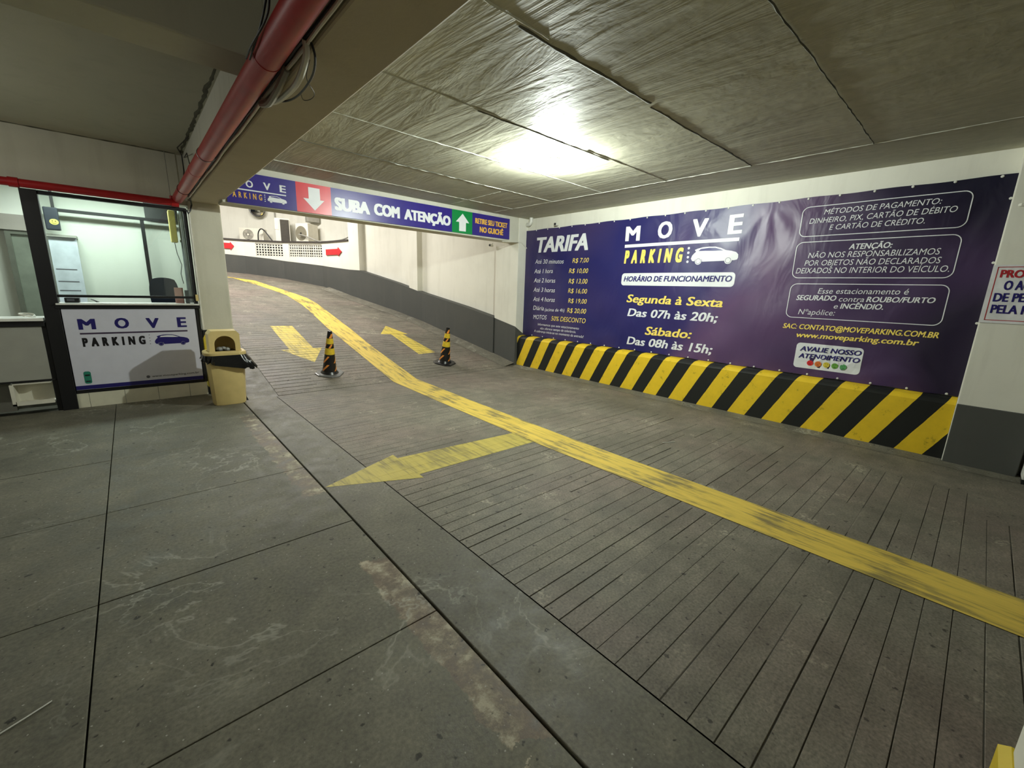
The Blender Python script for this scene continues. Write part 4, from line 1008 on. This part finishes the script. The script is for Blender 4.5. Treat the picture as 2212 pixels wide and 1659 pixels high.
a2 = empty('air_conditioner', (3.90, 15.72, 2.805), (0, 0, -.25)); tag(a2, 'tall white air conditioner unit with dark coil side in the middle of the ledge', 'air conditioner')
m = MB(); m.box((-.17, 0, 0), (.26, .34, .74)); m.build('casing', METALW, a2, bevel=.01)
m = MB(); m.box((.262, .03, .05), (.268, .31, .68)); m.build('coil_panel', plain('dark_coil', (62, 58, 50), .7), a2)
m = MB(); m.box((-.02, -.008, .04), (.235, -.001, .70)); cp = m.build('coil_panel', plain('dark_coil_front', (62, 58, 50), .7, scale=40), a2)
for k in range(14): q = MB(); q.box((-.02, -.013, .06+k*.046), (.235, -.008, .066+k*.046)); q.build('coil_fin', GRILLE, cp)
m = MB(); m.box((-.175, -.01, .38), (-.06, .0, .70)); m.build('service_cover', METALW, a2, bevel=.004)
a3 = empty('air_conditioner', (4.38, 15.22, 2.805), (0, 0, -.95)); tag(a3, 'boxy cream air conditioner unit with grey round fan, right of the tall one', 'air conditioner')
m = MB(); m.box((-.23, 0, 0), (.23, .5, .60)); m.build('casing', METALW, a3, bevel=.012)
N = 28; m = MB()
for q in range(7):
    r1, r2 = .205-q*.028, .190-q*.028
    for k in range(N):
        a, b = 2*math.pi*k/N, 2*math.pi*(k+1)/N; m.poly([(-.03+r*math.cos(t), -.008, .29+r*1.1*math.sin(t)) for r, t in ((r1, a), (r1, b), (r2, b), (r2, a))])
m.build('fan_guard', plain('guard_cream', (150, 144, 122), .5), a3)
m = MB(); m.poly([(-.03+.205*math.cos(2*math.pi*k/N), -.003, .29+.225*math.sin(2*math.pi*k/N)) for k in range(N)]); m.build('fan_recess', GRILLE, a3)
m = MB(); m.poly([(-.03+.03*math.cos(2*math.pi*k/12), -.012, .29+.03*math.sin(2*math.pi*k/12)) for k in range(12)]); m.build('fan_hub', DARK, a3)
m = MB(); m.box((4.62, 15.35, 3.50), (5.0, 15.60, 3.80)); tag(m.build('wall_unit', plain('unit_grey', (150, 148, 138), .5), bevel=.01), 'grey box unit on brackets high behind the cream air conditioner', 'box')
m = MB(); m.bar((4.50, 15.5, 3.45), (4.50, 15.5, 4.2), .10, .08); tag(m.build('wall_bracket', plain('brown_bracket', (84, 70, 60), .6)), 'dark brown bracket post high on the wall above the air conditioners', 'bracket')
def rpt(u, off, z):
    P = offs(WALL, off); i = int(u); t = u-i; a, b = P[i], P[i+1]; return (a[0]+(b[0]-a[0])*t, a[1]+(b[1]-a[1])*t, z)
m = MB(); m.tube([rpt(14.4, 1.0, 2.81), rpt(14.4, 1.0, 4.6)], .02, 8); tag(m.build('riser_conduit', CGREY, smooth=True), 'thin grey conduit rising up the wall between mirror and tall air conditioner', 'conduit')
loop([rpt(15.0, .25, 2.82), rpt(14.95, .25, 3.05), rpt(14.75, .25, 3.17), rpt(14.5, .25, 3.12), rpt(14.2, .25, 2.95), rpt(14.0, .25, 2.83)], .018, CBLACK, 'hose_loop', 'dark insulated hose looping between the two left air conditioners')
loop([rpt(11.6, .3, 3.05), rpt(11.2, .3, 3.02), rpt(10.6, .3, 2.95), rpt(9.9, .3, 2.85), rpt(9.0, .3, 2.84), rpt(7.6, .3, 2.87), rpt(7.05, .35, 3.0), rpt(7.0, .4, 3.3)], .02, CGREY, 'hose_loop', 'grey hose running right along the ledge from the cream air conditioner')
# convex mirror
mr = empty('convex_mirror', (3.45, 16.62, 3.86), (0, 0, -.5)); tag(mr, 'round convex traffic mirror high on the curved wall', 'mirror')
m = MB()
for i in range(8):
    for k in range(28):
        r1, r2 = .23*i/8, .23*(i+1)/8; a, b = 2*math.pi*k/28, 2*math.pi*(k+1)/28
        g = lambda r, t: (r*math.cos(t), -.07*(1-(r/.23)**2), r*math.sin(t)); m.poly([g(r2, a), g(r2, b), g(r1, b), g(r1, a)] if i else [g(r2, a), g(r2, b), g(0, a)])
m.build('mirror_face', CHROME, mr, smooth=True)
m = MB(); m.tube([(.235*math.cos(2*math.pi*k/28), 0, .235*math.sin(2*math.pi*k/28)) for k in range(29)], .012, 8, False); m.build('mirror_rim', PBLACK, mr, smooth=True)
m = MB(); m.bar((0, .03, 0), (0, .4, .05), .03, .03); m.build('bracket', BLACK, mr)
# yellow warning plate, red arrows
m = MB(); P0, P1 = Vector(rpt(7.1, 1.0, 0)), Vector(rpt(8.9, 1.0, 0))
yp = empty('warning_plate', P0.lerp(P1, .5)); tag(yp, 'yellow wall plate with black edge, partly hidden behind the overhead sign', 'sign')
c_ = P0.lerp(P1, .5); d_ = (P1-P0).normalized()
def yq(name, a, z0, b, z1, off, mat, z2=None):
    m = MB(); o_ = Vector((-d_.y, d_.x, 0))*off
    m.poly([d_*a+o_+Vector((0, 0, z0)), d_*b+o_+Vector((0, 0, z2 or z0)), d_*b+o_+Vector((0, 0, z1)), d_*a+o_+Vector((0, 0, z1))]); return m.build(name, mat, yp)
yq('black_border', -.42, 3.42, .42, 4.0, .012, PBLACK); yq('yellow_face', -.39, 3.46, .39, 3.97, .016, plain('plate_yellow', (244, 190, 50), .4, bump=0))
def redarrow(u0, u1, zc, lab, tipdark=False):
    a, b = Vector(rpt(u0, -.03, zc)), Vector(rpt(u1, -.03, zc)); e = empty('red_arrow', a.lerp(b, .5)); tag(e, lab, 'sign')
    d = (b-a); m = MB(); h = .085; P = [(-.5, -h), (.28, -h), (.28, -h*1.5), (.5, 0), (.28, h*1.5), (.28, h), (-.5, h)]
    f = [tuple(d*s+Vector((0, 0, z))) for s, z in P]; nrm = Vector((-d.y, d.x, 0)).normalized()*.02; g = [tuple(Vector(p)+nrm) for p in f]
    m.poly(f); m.poly(g)
    for i in range(len(f)): j = (i+1) % len(f); m.poly([f[i], f[j], g[j], g[i]])
    m.build('arrow_plate', PRED if False else plain('arrow_red', (196, 36, 44), .4, bump=0), e)
redarrow(8.2, 7.0, 2.475, 'small red arrow plate on the wall right of the vent blocks')
redarrow(17.25, 16.55, 2.58, 'small red arrow plate on the wall left of the vent blocks, beside the pillar')

# ---------------------------------------------------------------- litter on the floor
m = MB(); m.tube([(-.535, 1.915, .004), (-.45, 1.95, .006), (-.385, 1.985, .004)], .003, 6); tag(m.build('drinking_straw', WPLAS), 'thin white straw lying on the floor at the left', 'straw')
m = MB(); m.tube([(3.98, 2.02, .004), (4.10, 1.95, .004)], .004, 6); tag(m.build('paper_strip', WPLAS), 'tiny white strip lying on the lane right of the yellow line', 'litter')
m = MB(); m.poly([(-.03, 1.02, .0025), (.02, 1.0, .0025), (.05, 1.05, .0025), (.03, 1.12, .0025), (-.01, 1.14, .0025), (-.04, 1.08, .0025)]); o = m.build('mortar_patch', plain('mortar_grey', (128, 128, 114), .8), floor)
